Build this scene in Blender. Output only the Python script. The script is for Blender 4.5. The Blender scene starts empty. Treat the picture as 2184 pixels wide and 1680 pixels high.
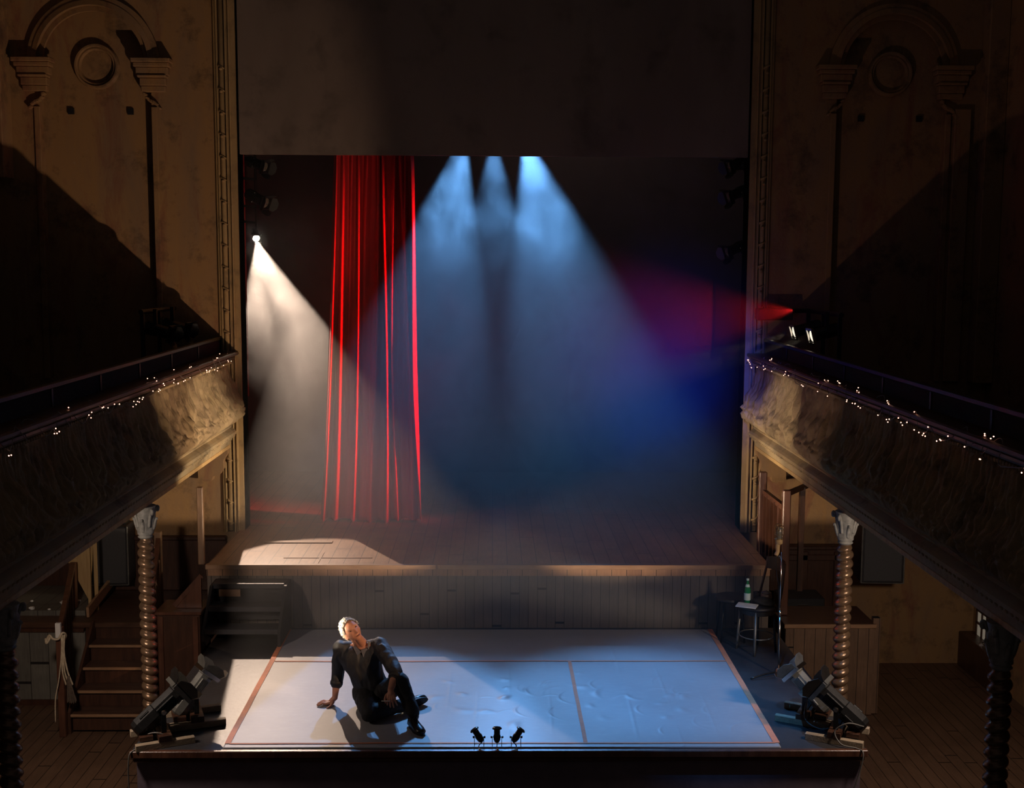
import bpy, bmesh, math, random
from mathutils import Vector, Matrix, Euler, noise
random.seed(7)
R=math.radians; PI=math.pi
sc=bpy.context.scene; COL=sc.collection

# ---------------------------------------------------------------- camera, world, lights, exposure
cd=bpy.data.cameras.new('camera'); cam=bpy.data.objects.new('camera',cd); COL.objects.link(cam); sc.camera=cam
P,YW,RO=R(6.45),R(.95),R(.28)
fw=Vector((math.sin(YW)*math.cos(P),math.cos(YW)*math.cos(P),-math.sin(P)))
rt=Vector((math.cos(YW),-math.sin(YW),0)); up=rt.cross(fw)
rt,up=rt*math.cos(RO)+up*math.sin(RO),-rt*math.sin(RO)+up*math.cos(RO)
mm=Matrix((rt,up,-fw)).transposed().to_4x4(); mm.translation=Vector((0,0,5.05)); cam.matrix_world=mm
cd.sensor_width=36; cd.sensor_fit='HORIZONTAL'; cd.lens=36*2500/2184; cd.clip_end=100
sc.view_settings.view_transform='Standard'; sc.view_settings.look='None'; sc.view_settings.gamma=1
sc.view_settings.use_curve_mapping=False; sc.view_settings.exposure=0.0
cy=sc.cycles; cy.max_bounces=5; cy.diffuse_bounces=3; cy.glossy_bounces=2; cy.volume_bounces=0; cy.transmission_bounces=4
cy.transparent_max_bounces=6; cy.sample_clamp_indirect=2.0; cy.caustics_reflective=False; cy.caustics_refractive=False
w=bpy.data.worlds.new('world'); sc.world=w; w.use_nodes=True
w.node_tree.nodes['Background'].inputs[0].default_value=(1,.82,.80,1); w.node_tree.nodes['Background'].inputs[1].default_value=.028

def spot(name,loc,tgt,power,col,deg,blend=.3,rad=.04,*_):
    l=bpy.data.lights.new(name,'SPOT'); o=bpy.data.objects.new(name,l); COL.objects.link(o)
    l.energy=power; l.color=col; l.spot_size=R(deg); l.spot_blend=blend; l.shadow_soft_size=rad
    o.location=loc; o.rotation_euler=(Vector(tgt)-Vector(loc)).to_track_quat('-Z','Y').to_euler(); return o
WARM=(1,.70,.46); BLUE=(.16,.46,1.0); RED=(1,.02,.02)
KEY=(1,.74,.56)
spot('warm_key',(-3.47,17.42,5.33),(-1.15,10.5,1.0),2100,KEY,27,.14,.02,.5)
spot('blue_top_left',(-.403,17.0,6.866),(-1.25,9.70,1.0),2300,BLUE,23,.4,.03,2.8)
spot('blue_top_centre',(0,17.0,6.866),(.1,9.75,1.0),1250,BLUE,20,.7,.03,2.6)
spot('blue_top_right',(.438,17.0,6.866),(1.48,9.60,1.0),3000,BLUE,24.5,.6,.03,.85)
spot('blue_front_fill',(1.2,6.6,8.6),(1.95,10.7,1.0),1900,(.07,.39,1.0),20,.9,.05,1)  # added blue fill without a visible lamp, brightens the right of the mat
spot('deep_blue_wash',(.9,-2.0,6.3),(2.42,18.4,2.95),46000,(.012,.07,1),6.5,1.0,.05,.5)
spot('deep_blue_wash_wide',(.9,-2.0,6.3),(2.2,18.4,3.0),26000,(.012,.06,1),11.0,1.0,.05,.5)
rw=spot('red_wash',(3.50,13.6,4.50),(-1.5,15.07,3.95),4200,RED,56,.85,.02); rw.scale=(.30,1,1)
spot('birdie_glow_left',(-.13,9.46,1.172),(-4.05,14.35,6.6),820,(1,.66,.43),41,.5,.03,.0)
spot('face_special',(2.6,6.5,3.6),(-1.10,10.12,1.66),760,(1,.60,.36),7.5,.8,.03)
spot('birdie_glow_centre',(.045,9.46,1.18),(0,14.4,7.6),150,(1,.68,.52),30,.8,.03,.0)
spot('birdie_glow_right',(.225,9.46,1.172),(4.4,14.35,6.6),120,(1,.60,.45),46,.5,.03,.0)
FL=(1,.77,.54)
spot('floor_right_front',(2.70,9.85,1.54),(-3.3,12.9,2.95),2000,FL,17,.5,.09,.0)
spot('floor_right_back',(2.56,10.24,1.59),(-4.2,14.3,2.65),1900,FL,16,.4,.10,.0)
spot('floor_left_front',(-2.52,9.80,1.54),(3.3,12.7,2.95),1600,FL,17,.5,.09,.0)
spot('floor_left_back',(-2.42,10.20,1.56),(4.0,14.3,2.60),1700,(1,.76,.52),17,.4,.10,.0)
spot('gallery_right_near',(3.53,13.18,4.20),(-4.80,13.35,1.30),330,(1,.84,.58),15,.6,.03)
spot('gallery_right_far',(3.53,13.96,4.20),(-4.3,13.9,1.80),330,(1,.84,.58),15,.6,.03)
spot('stage_glow_fill',(1.0,16.2,9.0),(1.4,18.4,4.6),70,(1,.74,.62),120,1,.2)  # unseen fill, added to lift the smoke and upper back wall from black
spot('red_cross_left',(3.4,12.6,4.5),(-3.2,10.86,1.55),260,(1,.03,.03),9,.8,.05,.0)
spot('red_cross_right',(-3.4,12.6,4.5),(3.24,10.65,1.75),260,(1,.03,.03),9,.8,.05,.0)
spot('underbalcony_fill_left',(-3.75,8.9,2.74),(-3.9,11.2,.3),150,(1,.78,.64),150,1,.12,.0)  # added soft fill under the balcony, no lamp known there
spot('underbalcony_fill_right',(3.75,8.9,2.74),(3.9,11.2,.3),150,(1,.78,.64),150,1,.12,.0)  # matching added fill for the dark right side of the hall

# ---------------------------------------------------------------- node helpers and materials
MT={}
def newmat(name):
    m=bpy.data.materials.new(name); m.use_nodes=True; MT[name]=m
    return m,m.node_tree.nodes,m.node_tree.links,m.node_tree.nodes['Principled BSDF']
def nd(ns,t,**k):
    n=ns.new(t)
    for a,b in k.items():
        if a in('operation','blend_type','data_type','noise_dimensions','feature','bands_direction','wave_type'): setattr(n,a,b)
    return n
def c4(c): return (c[0],c[1],c[2],1)
def coords(ns,ls,scale=(1,1,1),kind='Object'):
    t=ns.new('ShaderNodeTexCoord'); m=ns.new('ShaderNodeMapping'); m.inputs['Scale'].default_value=scale
    ls.new(t.outputs[kind],m.inputs[0]); return m.outputs[0]
def noi(ns,ls,vec,scale,detail=5,rough=.6,dist=0):
    n=ns.new('ShaderNodeTexNoise'); n.inputs['Scale'].default_value=scale; n.inputs['Detail'].default_value=detail
    n.inputs['Roughness'].default_value=rough; n.inputs['Distortion'].default_value=dist; ls.new(vec,n.inputs['Vector']); return n.outputs['Fac']
def ramp(ns,ls,fac,stops):
    r=ns.new('ShaderNodeValToRGB'); e=r.color_ramp.elements
    while len(e)<len(stops): e.new(.5)
    for i,(p,c) in enumerate(stops): e[i].position=p; e[i].color=c4(c)
    ls.new(fac,r.inputs[0]); return r.outputs[0]
def mixc(ns,ls,fac,a,b,bt='MIX'):
    m=ns.new('ShaderNodeMix'); m.data_type='RGBA'; m.blend_type=bt
    for s,v in((m.inputs[0],fac),(m.inputs[6],a),(m.inputs[7],b)):
        if hasattr(v,'is_linked'): ls.new(v,s)
        elif isinstance(v,(int,float)): s.default_value=v
        else: s.default_value=c4(v)
    return m.outputs[2]
def mth(ns,ls,op,a,b=0):
    m=ns.new('ShaderNodeMath'); m.operation=op
    for s,v in((m.inputs[0],a),(m.inputs[1],b)):
        if hasattr(v,'is_linked'): ls.new(v,s)
        else: s.default_value=v
    return m.outputs[0]
def bump(ns,ls,b,h,strength=.4,dist=.01):
    n=ns.new('ShaderNodeBump'); n.inputs['Strength'].default_value=strength; n.inputs['Distance'].default_value=dist
    ls.new(h,n.inputs['Height']); ls.new(n.outputs[0],b.inputs['Normal'])
def mat(name,c1,c2=None,scale=6,rough=.7,metal=0,bmp=.0,stretch=(1,1,1),emis=None,spec=.5,bscale=None,bd=.01):
    m,ns,ls,b=newmat(name); b.inputs['Roughness'].default_value=rough; b.inputs['Metallic'].default_value=metal
    b.inputs['Specular IOR Level'].default_value=spec
    v=coords(ns,ls,stretch)
    f=noi(ns,ls,v,scale)
    c2=c2 or tuple(x*.75 for x in c1)
    ls.new(ramp(ns,ls,f,[(.3,c1),(.7,c2)]),b.inputs['Base Color'])
    if bmp: bump(ns,ls,b,noi(ns,ls,v,bscale or scale*4),bmp,bd)
    if emis:
        b.inputs['Emission Color'].default_value=c4(emis[0]); b.inputs['Emission Strength'].default_value=emis[1]
    return m
def planks(name,axis,width,c1,c2,c3,rough=.55,gap=.05,length=2.4,long='y',bmp=.5):
    """boards side by side along `axis`, running along `long`"""
    m,ns,ls,b=newmat(name); b.inputs['Roughness'].default_value=rough
    t=ns.new('ShaderNodeTexCoord'); s=ns.new('ShaderNodeSeparateXYZ'); ls.new(t.outputs['Object'],s.inputs[0])
    A=s.outputs['xyz'.index(axis)]; L=s.outputs['xyz'.index(long)]
    q=mth(ns,ls,'DIVIDE',A,width); idx=mth(ns,ls,'FLOOR',q); fr=mth(ns,ls,'FRACT',q)
    wn=ns.new('ShaderNodeTexWhiteNoise'); wn.noise_dimensions='1D'; ls.new(idx,wn.inputs['W'])
    off=mth(ns,ls,'MULTIPLY',wn.outputs['Value'],length*3)
    q2=mth(ns,ls,'DIVIDE',mth(ns,ls,'ADD',L,off),length); fr2=mth(ns,ls,'FRACT',q2); id2=mth(ns,ls,'FLOOR',q2)
    wn2=ns.new('ShaderNodeTexWhiteNoise'); wn2.noise_dimensions='2D'; cb=ns.new('ShaderNodeCombineXYZ'); ls.new(idx,cb.inputs[0]); ls.new(id2,cb.inputs[1]); ls.new(cb.outputs[0],wn2.inputs['Vector'])
    sc_=[1,1,1]; sc_['xyz'.index(axis)]=14; sc_['xyz'.index(long)]=1.2
    g=noi(ns,ls,coords(ns,ls,tuple(sc_)),3.0,8,.65,.6)
    base=ramp(ns,ls,wn2.outputs['Value'],[(0,c1),(.5,c2),(1,c3)])
    base=mixc(ns,ls,.55,base,ramp(ns,ls,g,[(.3,tuple(x*.55 for x in c1)),(.7,c2)]))
    dirt=noi(ns,ls,coords(ns,ls),1.7,6,.7)
    base=mixc(ns,ls,ramp(ns,ls,dirt,[(.45,(0,0,0)),(.75,(.6,.6,.6))]),base,tuple(x*.45 for x in c1))
    e1=mth(ns,ls,'LESS_THAN',fr,gap); e2=mth(ns,ls,'LESS_THAN',fr2,.006)
    e=mth(ns,ls,'MAXIMUM',e1,e2)
    ls.new(mixc(ns,ls,e,base,(.006,.004,.003)),b.inputs['Base Color'])
    h=mth(ns,ls,'SUBTRACT',mth(ns,ls,'MULTIPLY',g,.3),e); bump(ns,ls,b,h,bmp,.004)
    return m
def plaster(name,base,ochre,dark,red,white,k=1.0):
    m,ns,ls,b=newmat(name); b.inputs['Roughness'].default_value=.85; b.inputs['Specular IOR Level'].default_value=.25
    v=coords(ns,ls); v2=coords(ns,ls,(1.6,1,.5))
    n1=noi(ns,ls,v2,.9,6,.62,.4); n2=noi(ns,ls,v,2.3,9,.72); n3=noi(ns,ls,v2,1.5,7,.7,.8); n4=noi(ns,ls,v,14,8,.75)
    c=ramp(ns,ls,n1,[(.3,base),(.52,ochre),(.72,base)])
    c=mixc(ns,ls,ramp(ns,ls,n3,[(.52,(0,0,0)),(.72,(.8,.8,.8))]),c,red)
    c=mixc(ns,ls,ramp(ns,ls,n2,[(.52,(0,0,0)),(.68,(.75,.75,.75))]),c,dark)
    c=mixc(ns,ls,ramp(ns,ls,n4,[(.66,(0,0,0)),(.72,(.8,.8,.8))]),c,white)
    ls.new(c,b.inputs['Base Color'])
    bump(ns,ls,b,mth(ns,ls,'ADD',n2,mth(ns,ls,'MULTIPLY',n4,.5)),.55*k,.02); return m

plaster('wall_plaster',(.22,.145,.09),(.29,.17,.075),(.06,.042,.03),(.18,.06,.045),(.34,.27,.2))
plaster('pelmet_paint',(.21,.165,.14),(.18,.14,.12),(.09,.07,.06),(.16,.12,.10),(.21,.17,.15),.3)
plaster('pros_paint',(.30,.22,.12),(.36,.24,.11),(.10,.07,.045),(.22,.13,.08),(.55,.48,.36))
plaster('back_wall',(.11,.085,.075),(.09,.07,.06),(.05,.04,.035),(.10,.07,.06),(.12,.1,.09),.5)
plaster('relief_paint',(.24,.18,.11),(.32,.24,.13),(.04,.028,.018),(.17,.11,.075),(.48,.43,.32),1.6)
plaster('cornice_paint',(.30,.26,.18),(.34,.25,.13),(.08,.065,.045),(.24,.17,.10),(.50,.50,.42),.8)
planks('stage_boards','x',.165,(.30,.16,.085),(.38,.21,.11),(.25,.13,.07),.5,.035,1.9)
planks('hall_boards','x',.13,(.115,.065,.04),(.15,.085,.05),(.09,.05,.032),.45,.05,2.6)
planks('riser_boards','x',.10,(.13,.105,.085),(.155,.12,.095),(.10,.085,.07),.7,.06,4,'z')
planks('crate_boards','x',.12,(.16,.09,.055),(.2,.12,.07),(.12,.07,.04),.6,.05,3,'z')
planks('panel_boards','x',.21,(.13,.12,.10),(.18,.17,.14),(.10,.09,.075),.7,.03,5,'z')
mat('dark_wood',(.075,.032,.018),(.035,.016,.010),5,.38,bmp=.2,stretch=(4,4,.6))
mat('red_wood',(.13,.055,.032),(.06,.025,.016),5,.33,bmp=.2,stretch=(3,3,.6))
mat('tread_wood',(.10,.05,.03),(.045,.022,.014),6,.35,bmp=.25,stretch=(.6,5,3))
mat('raw_wood',(.50,.34,.15),(.36,.22,.09),4,.6,bmp=.3,stretch=(6,6,.7))
mat('timber',(.36,.29,.20),(.24,.18,.12),6,.7,bmp=.3,stretch=(3,3,3))
mat('edge_wood',(.34,.20,.11),(.22,.12,.06),5,.5,bmp=.2,stretch=(.7,4,4))
mat('post_wood',(.26,.15,.08),(.13,.075,.04),5,.45,bmp=.2,stretch=(4,4,.7))
mat('black_paint',(.014,.013,.016),(.008,.008,.010),8,.5,bmp=.15)
mat('platform_side',(.20,.155,.19),(.14,.11,.14),6,.6,bmp=.2)
mat('deck_black',(.040,.040,.044),(.026,.026,.03),5,.42,bmp=.2)
mat('black_metal',(.018,.018,.018),(.01,.01,.01),12,.32,metal=.3,bmp=.1)
mat('grey_metal',(.20,.20,.18),(.12,.12,.11),12,.35,metal=.55,bmp=.1)
mat('chrome',(.7,.68,.62),(.55,.53,.5),20,.2,metal=1)
mat('brass',(.45,.30,.13),(.28,.17,.07),15,.3,metal=.9)
mat('copper',(.50,.24,.13),(.35,.15,.08),15,.35,metal=.85)
mat('column_metal',(.24,.15,.085),(.11,.07,.045),9,.27,metal=.55,bmp=.25)
mat('capital_paint',(.30,.30,.27),(.15,.15,.14),22,.6,bmp=.5,bd=.006)
mat('black_cloth',(.012,.012,.013),(.007,.007,.008),9,.9,bmp=.3)
mat('speaker_grille',(.05,.05,.052),(.038,.038,.04),60,.7,bmp=.5,bscale=400,bd=.002)
mat('rope_fibre',(.55,.46,.32),(.38,.30,.2),40,.8,bmp=.6)
mat('straw',(.14,.10,.07),(.07,.05,.035),40,.8,bmp=.6)
mat('white_plastic',(.60,.58,.54),(.5,.48,.45),8,.5)
mat('paper',(.75,.74,.70),(.6,.59,.56),10,.7,bmp=.1)
mat('tape_orange',(.72,.25,.12),(.60,.2,.10),14,.7)
mat('cable',(.16,.15,.14),(.1,.1,.09),8,.5)
mat('label_paper',(.55,.72,.72),(.5,.62,.64),8,.5)
mat('bulb',(1,.7,.5),(1,.7,.5),3,.3,emis=((1,.42,.26),7.0))
mat('lens_glow',(1,.9,.75),(1,.9,.75),3,.3,emis=((1,.86,.66),1.2))
mat('lens_hot',(1,.95,.9),(1,.95,.9),3,.3,emis=((1,.88,.75),25.0))
mat('pane_lit',(.5,.45,.38),(.4,.36,.3),9,.5,emis=((1,.86,.66),.10))
mat('clay',(.16,.11,.09),(.10,.07,.06),8,.35)
MT['bulb'].cycles.emission_sampling='NONE'; MT['lens_glow'].cycles.emission_sampling='NONE'; MT['lens_hot'].cycles.emission_sampling='NONE'; MT['pane_lit'].cycles.emission_sampling='NONE'
# glass
m,ns,ls,b=newmat('green_glass'); b.inputs['Base Color'].default_value=(.02,.30,.10,1); b.inputs['Roughness'].default_value=.08; b.inputs['Specular IOR Level'].default_value=.9; b.inputs['Transmission Weight'].default_value=.35
m,ns,ls,b=newmat('clear_glass'); b.inputs['Base Color'].default_value=(.9,.82,.66,1); b.inputs['Roughness'].default_value=.1; b.inputs['Transmission Weight'].default_value=.85
# painted mat on the platform: pale grey with scuffs, wrinkles are in its mesh
m,ns,ls,b=newmat('mat_paint'); b.inputs['Roughness'].default_value=.5
v=coords(ns,ls); n1=noi(ns,ls,v,1.2,6,.6); n2=noi(ns,ls,coords(ns,ls,(1,3,1)),9,8,.75); n3=noi(ns,ls,v,40,6,.8)
c=ramp(ns,ls,n1,[(.3,(.33,.33,.35)),(.7,(.28,.28,.30))])
c=mixc(ns,ls,ramp(ns,ls,n2,[(.5,(0,0,0)),(.75,(.5,.5,.5))]),c,(.40,.40,.41))
c=mixc(ns,ls,ramp(ns,ls,n3,[(.64,(0,0,0)),(.72,(.4,.4,.4))]),c,(.22,.22,.22))
ls.new(c,b.inputs['Base Color']); bump(ns,ls,b,n2,.15,.004)
# red velvet
m,ns,ls,b=newmat('red_velvet'); b.inputs['Base Color'].default_value=(.62,.005,.010,1); b.inputs['Roughness'].default_value=.75
b.inputs['Sheen Weight'].default_value=.0; b.inputs['Sheen Tint'].default_value=(1,.1,.1,1)
bump(ns,ls,b,noi(ns,ls,coords(ns,ls,(20,20,1)),3),.2,.004)
# skin, hair, clothes
m,ns,ls,b=newmat('skin'); v=coords(ns,ls); n=noi(ns,ls,v,18,6,.6)
ls.new(ramp(ns,ls,n,[(.3,(.62,.30,.19)),(.7,(.50,.22,.14))]),b.inputs['Base Color']); b.inputs['Roughness'].default_value=.5
b.inputs['Subsurface Weight'].default_value=.0; bump(ns,ls,b,noi(ns,ls,v,60,6,.6),.25,.003)
mat('grey_hair',(.62,.61,.57),(.40,.39,.36),60,.55,bmp=.6)
mat('jacket_cloth',(.022,.023,.027),(.013,.013,.016),12,.62,bmp=.35,bscale=30,bd=.008)
mat('shirt_cloth',(.13,.13,.15),(.09,.09,.105),12,.55,bmp=.2)
mat('trouser_cloth',(.014,.014,.016),(.009,.009,.010),12,.75,bmp=.3)
mat('shoe_leather',(.012,.012,.013),(.008,.008,.009),12,.28,bmp=.15)
mat('dark_eye',(.02,.015,.012),(.015,.01,.01),5,.15)
mat('lip',(.30,.10,.07),(.24,.08,.06),20,.5)

# ---------------------------------------------------------------- mesh helpers
def NB(): return bmesh.new()
def M3(rx=0,ry=0,rz=0): return Euler((R(rx),R(ry),R(rz))).to_matrix().to_4x4()
def box(bm,c,s,rot=None,bev=0):
    r=bmesh.ops.create_cube(bm,size=1); vs=r['verts']
    bmesh.ops.scale(bm,vec=s,verts=vs)
    if bev:
        es=list({e for v in vs for e in v.link_edges})
        g=bmesh.ops.bevel(bm,geom=es,offset=bev,segments=1,affect='EDGES',profile=.5); vs=list({v for f in g['faces'] for v in f.verts}|{v for v in vs if v.is_valid})
    if rot is not None: bmesh.ops.transform(bm,matrix=rot,verts=vs)
    bmesh.ops.translate(bm,vec=c,verts=vs); return vs
def bx(bm,x0,x1,y0,y1,z0,z1,bev=0): return box(bm,((x0+x1)/2,(y0+y1)/2,(z0+z1)/2),(abs(x1-x0),abs(y1-y0),abs(z1-z0)),None,bev)
def frame(d):
    d=Vector(d).normalized(); a=Vector((0,0,1)) if abs(d.z)<.95 else Vector((1,0,0))
    x=a.cross(d).normalized(); return x,d.cross(x)
def bar(bm,a,b,wd,ht):
    """rectangular bar from a to b"""
    a,b=Vector(a),Vector(b); x,y=frame(b-a); vs=[]
    for p in(a,b):
        for s,t in((-1,-1),(1,-1),(1,1),(-1,1)): vs.append(bm.verts.new(p+x*s*wd/2+y*t*ht/2))
    for f in((3,2,1,0),(4,5,6,7),(0,1,5,4),(1,2,6,5),(2,3,7,6),(3,0,4,7)): bm.faces.new([vs[i] for i in f])
def tube(bm,pts,r,n=8,cap=True):
    pts=[Vector(p) for p in pts]; rs=r if isinstance(r,(list,tuple)) else [r]*len(pts); rings=[]
    x,y=frame(pts[1]-pts[0])
    for i,p in enumerate(pts):
        d=(pts[min(i+1,len(pts)-1)]-pts[max(i-1,0)]).normalized()
        x=(x-d*x.dot(d)); x=x.normalized() if x.length>1e-6 else frame(d)[0]; y=d.cross(x)
        rings.append([bm.verts.new(p+(x*math.cos(2*PI*k/n)+y*math.sin(2*PI*k/n))*rs[i]) for k in range(n)])
    for a,b in zip(rings,rings[1:]):
        for k in range(n): bm.faces.new((a[k],a[(k+1)%n],b[(k+1)%n],b[k]))
    if cap: bm.faces.new(rings[0][::-1]); bm.faces.new(rings[-1])
def curve(pts,n=8):
    """catmull-rom"""
    pts=[Vector(p) for p in pts]; P_=[pts[0]*2-pts[1]]+pts+[pts[-1]*2-pts[-2]]; out=[]
    for i in range(1,len(P_)-2):
        for k in range(n):
            t=k/n; a,b,c,d=P_[i-1:i+3]
            out.append(.5*((2*b)+(c-a)*t+(2*a-5*b+4*c-d)*t*t+(3*b-a-3*c+d)*t**3))
    return out+[pts[-1]]
def lathe(bm,prof,n=20,mtx=None,cap=True):
    """prof: (radius,z)"""
    rings=[[bm.verts.new((r*math.cos(2*PI*k/n),r*math.sin(2*PI*k/n),z)) for k in range(n)] for r,z in prof]
    for a,b in zip(rings,rings[1:]):
        for k in range(n): bm.faces.new((a[k],a[(k+1)%n],b[(k+1)%n],b[k]))
    if cap: bm.faces.new(rings[0][::-1]); bm.faces.new(rings[-1])
    if mtx is not None: bmesh.ops.transform(bm,matrix=mtx,verts=[v for r in rings for v in r])
def prism(bm,poly,axis,a,b):
    """2D polygon swept along axis from a to b; the poly holds the two other coordinates in xyz order"""
    def mk(p,t):
        if axis=='x': return (t,p[0],p[1])
        if axis=='y': return (p[0],t,p[1])
        return (p[0],p[1],t)
    A=[bm.verts.new(mk(p,a)) for p in poly]; B=[bm.verts.new(mk(p,b)) for p in poly]; n=len(poly)
    for k in range(n): bm.faces.new((A[k],A[(k+1)%n],B[(k+1)%n],B[k]))
    bm.faces.new(A[::-1]); bm.faces.new(B)
def tag(o,label,cat,group=None):
    o['label']=label; o['category']=cat
    if group: o['group']=group
    return o
def obj(name,bm,m,parent=None,smooth=False,kind=None,angle=None):
    bmesh.ops.recalc_face_normals(bm,faces=bm.faces[:])
    me=bpy.data.meshes.new(name); bm.to_mesh(me); bm.free()
    if isinstance(m,str): m=MT[m]
    me.materials.append(m)
    if smooth: me.shade_smooth()
    o=bpy.data.objects.new(name,me); COL.objects.link(o)
    if smooth and angle:
        mo=o.modifiers.new('es','EDGE_SPLIT'); mo.split_angle=R(angle)
    if parent is not None:
        o.parent=parent
        if parent.get('_w'): o.matrix_parent_inverse=Matrix.Translation(-Vector(parent.get('_w')))
    if kind: o['kind']=kind
    return o
def sub(name,bm,m,parent,**k):
    """a sub-part whose parent is a mesh built in the same frame as itself"""
    o=obj(name,bm,m,None,**k); o.parent=parent; return o
def thing(name,label,cat,loc=(0,0,0),rz=0,group=None,world=False):
    """world=True: the parts are modelled in place"""
    o=bpy.data.objects.new(name,None); COL.objects.link(o); o.location=loc; o.rotation_euler=(0,0,R(rz)); o.empty_display_size=.1
    tag(o,label,cat,group)
    if world: o['_w']=list(loc)
    return o
def dup(root,loc,rz,label=None):
    r=root.copy(); COL.objects.link(r); r.location=loc; r.rotation_euler=(0,0,R(rz))
    if label: r['label']=label
    for ch in list(root.children):
        c=ch.copy(); COL.objects.link(c); c.parent=r
        for g in ch.children:
            d=g.copy(); COL.objects.link(d); d.parent=c
    return r
def struct(name,bm,m,**k): return obj(name,bm,m,None,kind='structure',**k)

# ---------------------------------------------------------------- the hall shell
ZT,ZS,YP=1.0,1.718,14.35; YR=12.645
bm=NB(); bx(bm,-6.0,6.1,1.0,14.35,-.1,0); struct('floor',bm,'hall_boards')
bm=NB(); bx(bm,-6.2,-6.0,1.0,14.6,-.1,10.2); struct('wall_left',bm,'wall_plaster')
bm=NB(); bx(bm,6.1,6.3,1.0,14.6,-.1,10.2); struct('wall_right',bm,'wall_plaster')

def front_wall(name,x0,x1,cx,cz,r,zb):
    """wall in the plane y=YP with an arched blind niche"""
    bm=NB(); hole=[(cx-r,zb),(cx+r,zb)]+[(cx+r*math.cos(PI*k/28),cz+r*math.sin(PI*k/28)) for k in range(29)]
    outer=[(x0,-.1),(x1,-.1),(x1,10.2),(x0,10.2)]; loops=[]
    for poly in(outer,hole):
        vs=[bm.verts.new((x,YP,z)) for x,z in poly]; es=[bm.edges.new((vs[i],vs[(i+1)%len(vs)])) for i in range(len(vs))]; loops.append((vs,es))
    bmesh.ops.triangle_fill(bm,use_beauty=True,use_dissolve=False,edges=loops[0][1]+loops[1][1])
    D=.11; hv=loops[1][0]; bk=[bm.verts.new((v.co.x,YP+D,v.co.z)) for v in hv]
    for i in range(len(hv)): j=(i+1)%len(hv); bm.faces.new((hv[i],hv[j],bk[j],bk[i]))
    bm.faces.new(bk)
    ov=loops[0][0]; ob=[bm.verts.new((v.co.x,YP+.3,v.co.z)) for v in ov]
    for i in range(4): j=(i+1)%4; bm.faces.new((ov[i],ov[j],ob[j],ob[i]))
    bm.faces.new(ob)
    return struct(name,bm,'wall_plaster')
NL,NR=(-4.74,7.36),(4.79,7.34)
front_wall('wall_front_left',-6.2,-3.07,NL[0],NL[1],.66,3.6)
front_wall('wall_front_right',3.10,6.3,NR[0],NR[1],.66,3.6)
bm=NB(); bx(bm,-3.07,3.10,YP,YP+.25,-.1,1.6); struct('wall_under_stage',bm,'black_paint')
bm=NB(); bx(bm,-3.07,3.10,YP+.12,YP+.2,6.325,10.2); struct('wall_pelmet',bm,'pelmet_paint')
def niche_trim(n,cx,cz,s):
    bm=NB()
    # stepped archivolt
    for r0,r1,d in((.66,.72,.10),(.72,.78,.07),(.60,.66,.04)):
        prev=None
        for k in range(41):
            a=PI*k/40; q=[bm.verts.new((cx+rr*math.cos(a),yy,cz+rr*math.sin(a))) for rr,yy in((r0,YP),(r0,YP-d),(r1,YP-d*.8),(r1,YP))]
            if prev:
                for i in range(4): bm.faces.new((prev[i],prev[(i+1)%4],q[(i+1)%4],q[i]))
            else: bm.faces.new(q)
            prev=q
        bm.faces.new(prev[::-1])
    struct('trim_%d'%n,bm,'wall_plaster')
    bm=NB()   # roundel
    mt=Matrix.Translation((cx+s*.0,YP+.115,cz-.02))@M3(90,0,0)
    lathe(bm,[(.27,0),(.27,.045),(.255,.075),(.235,.075),(.225,.05),(.205,.055),(.195,.035),(.19,.012),(.10,.02),(.0001,.028)],40,mt,False)
    struct('trim_%d'%(n+1),bm,'wall_plaster',smooth=True,angle=40)
    bm=NB()   # impost mouldings and little corbels below
    for sx in(-1,1):
        X=cx+sx*.70
        for w_,h0,h1,d in((.46,.0,.05,.17),(.42,-.05,.0,.14),(.38,-.14,-.05,.11),(.34,-.17,-.14,.13),(.31,-.26,-.17,.08),(.29,-.33,-.26,.06)):
            bx(bm,X-w_/2,X+w_/2,YP-d,YP+.02,cz+h0,cz+h1,.008)
        for k in range(7):
            t=k/6; box(bm,(X-sx*.10+sx*.16*t,YP-.03,cz-.36-.16*t-.02*math.sin(t*6)),(.05,.07,.03),M3(0,sx*35,0),.006)
        bx(bm,cx+sx*.73,cx+sx*.66,YP-.025,YP,3.6,cz-.50,.006)
    struct('trim_%d'%(n+2),bm,'wall_plaster')
    bm=NB()  # black blocks standing in for the shade inside small square holes
    for dx in(-.33,.38): bx(bm,cx+dx-.035,cx+dx+.035,YP+.085,YP+.115,cz-.58,cz-.51)
    struct('trim_%d'%(n+3),bm,'black_paint')
niche_trim(1,*NL,1); niche_trim(5,*NR,-1)
bm=NB()   # pier at the right corner
bx(bm,5.55,5.75,YP-.06,YP,3.6,6.9,.01); bx(bm,5.86,6.1,YP-.22,YP,3.6,10,.01); struct('trim_9',bm,'wall_plaster')
bm=NB(); bx(bm,-6.0,-5.74,YP-.30,YP,6.0,10,.01); struct('trim_10',bm,'wall_plaster')

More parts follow.
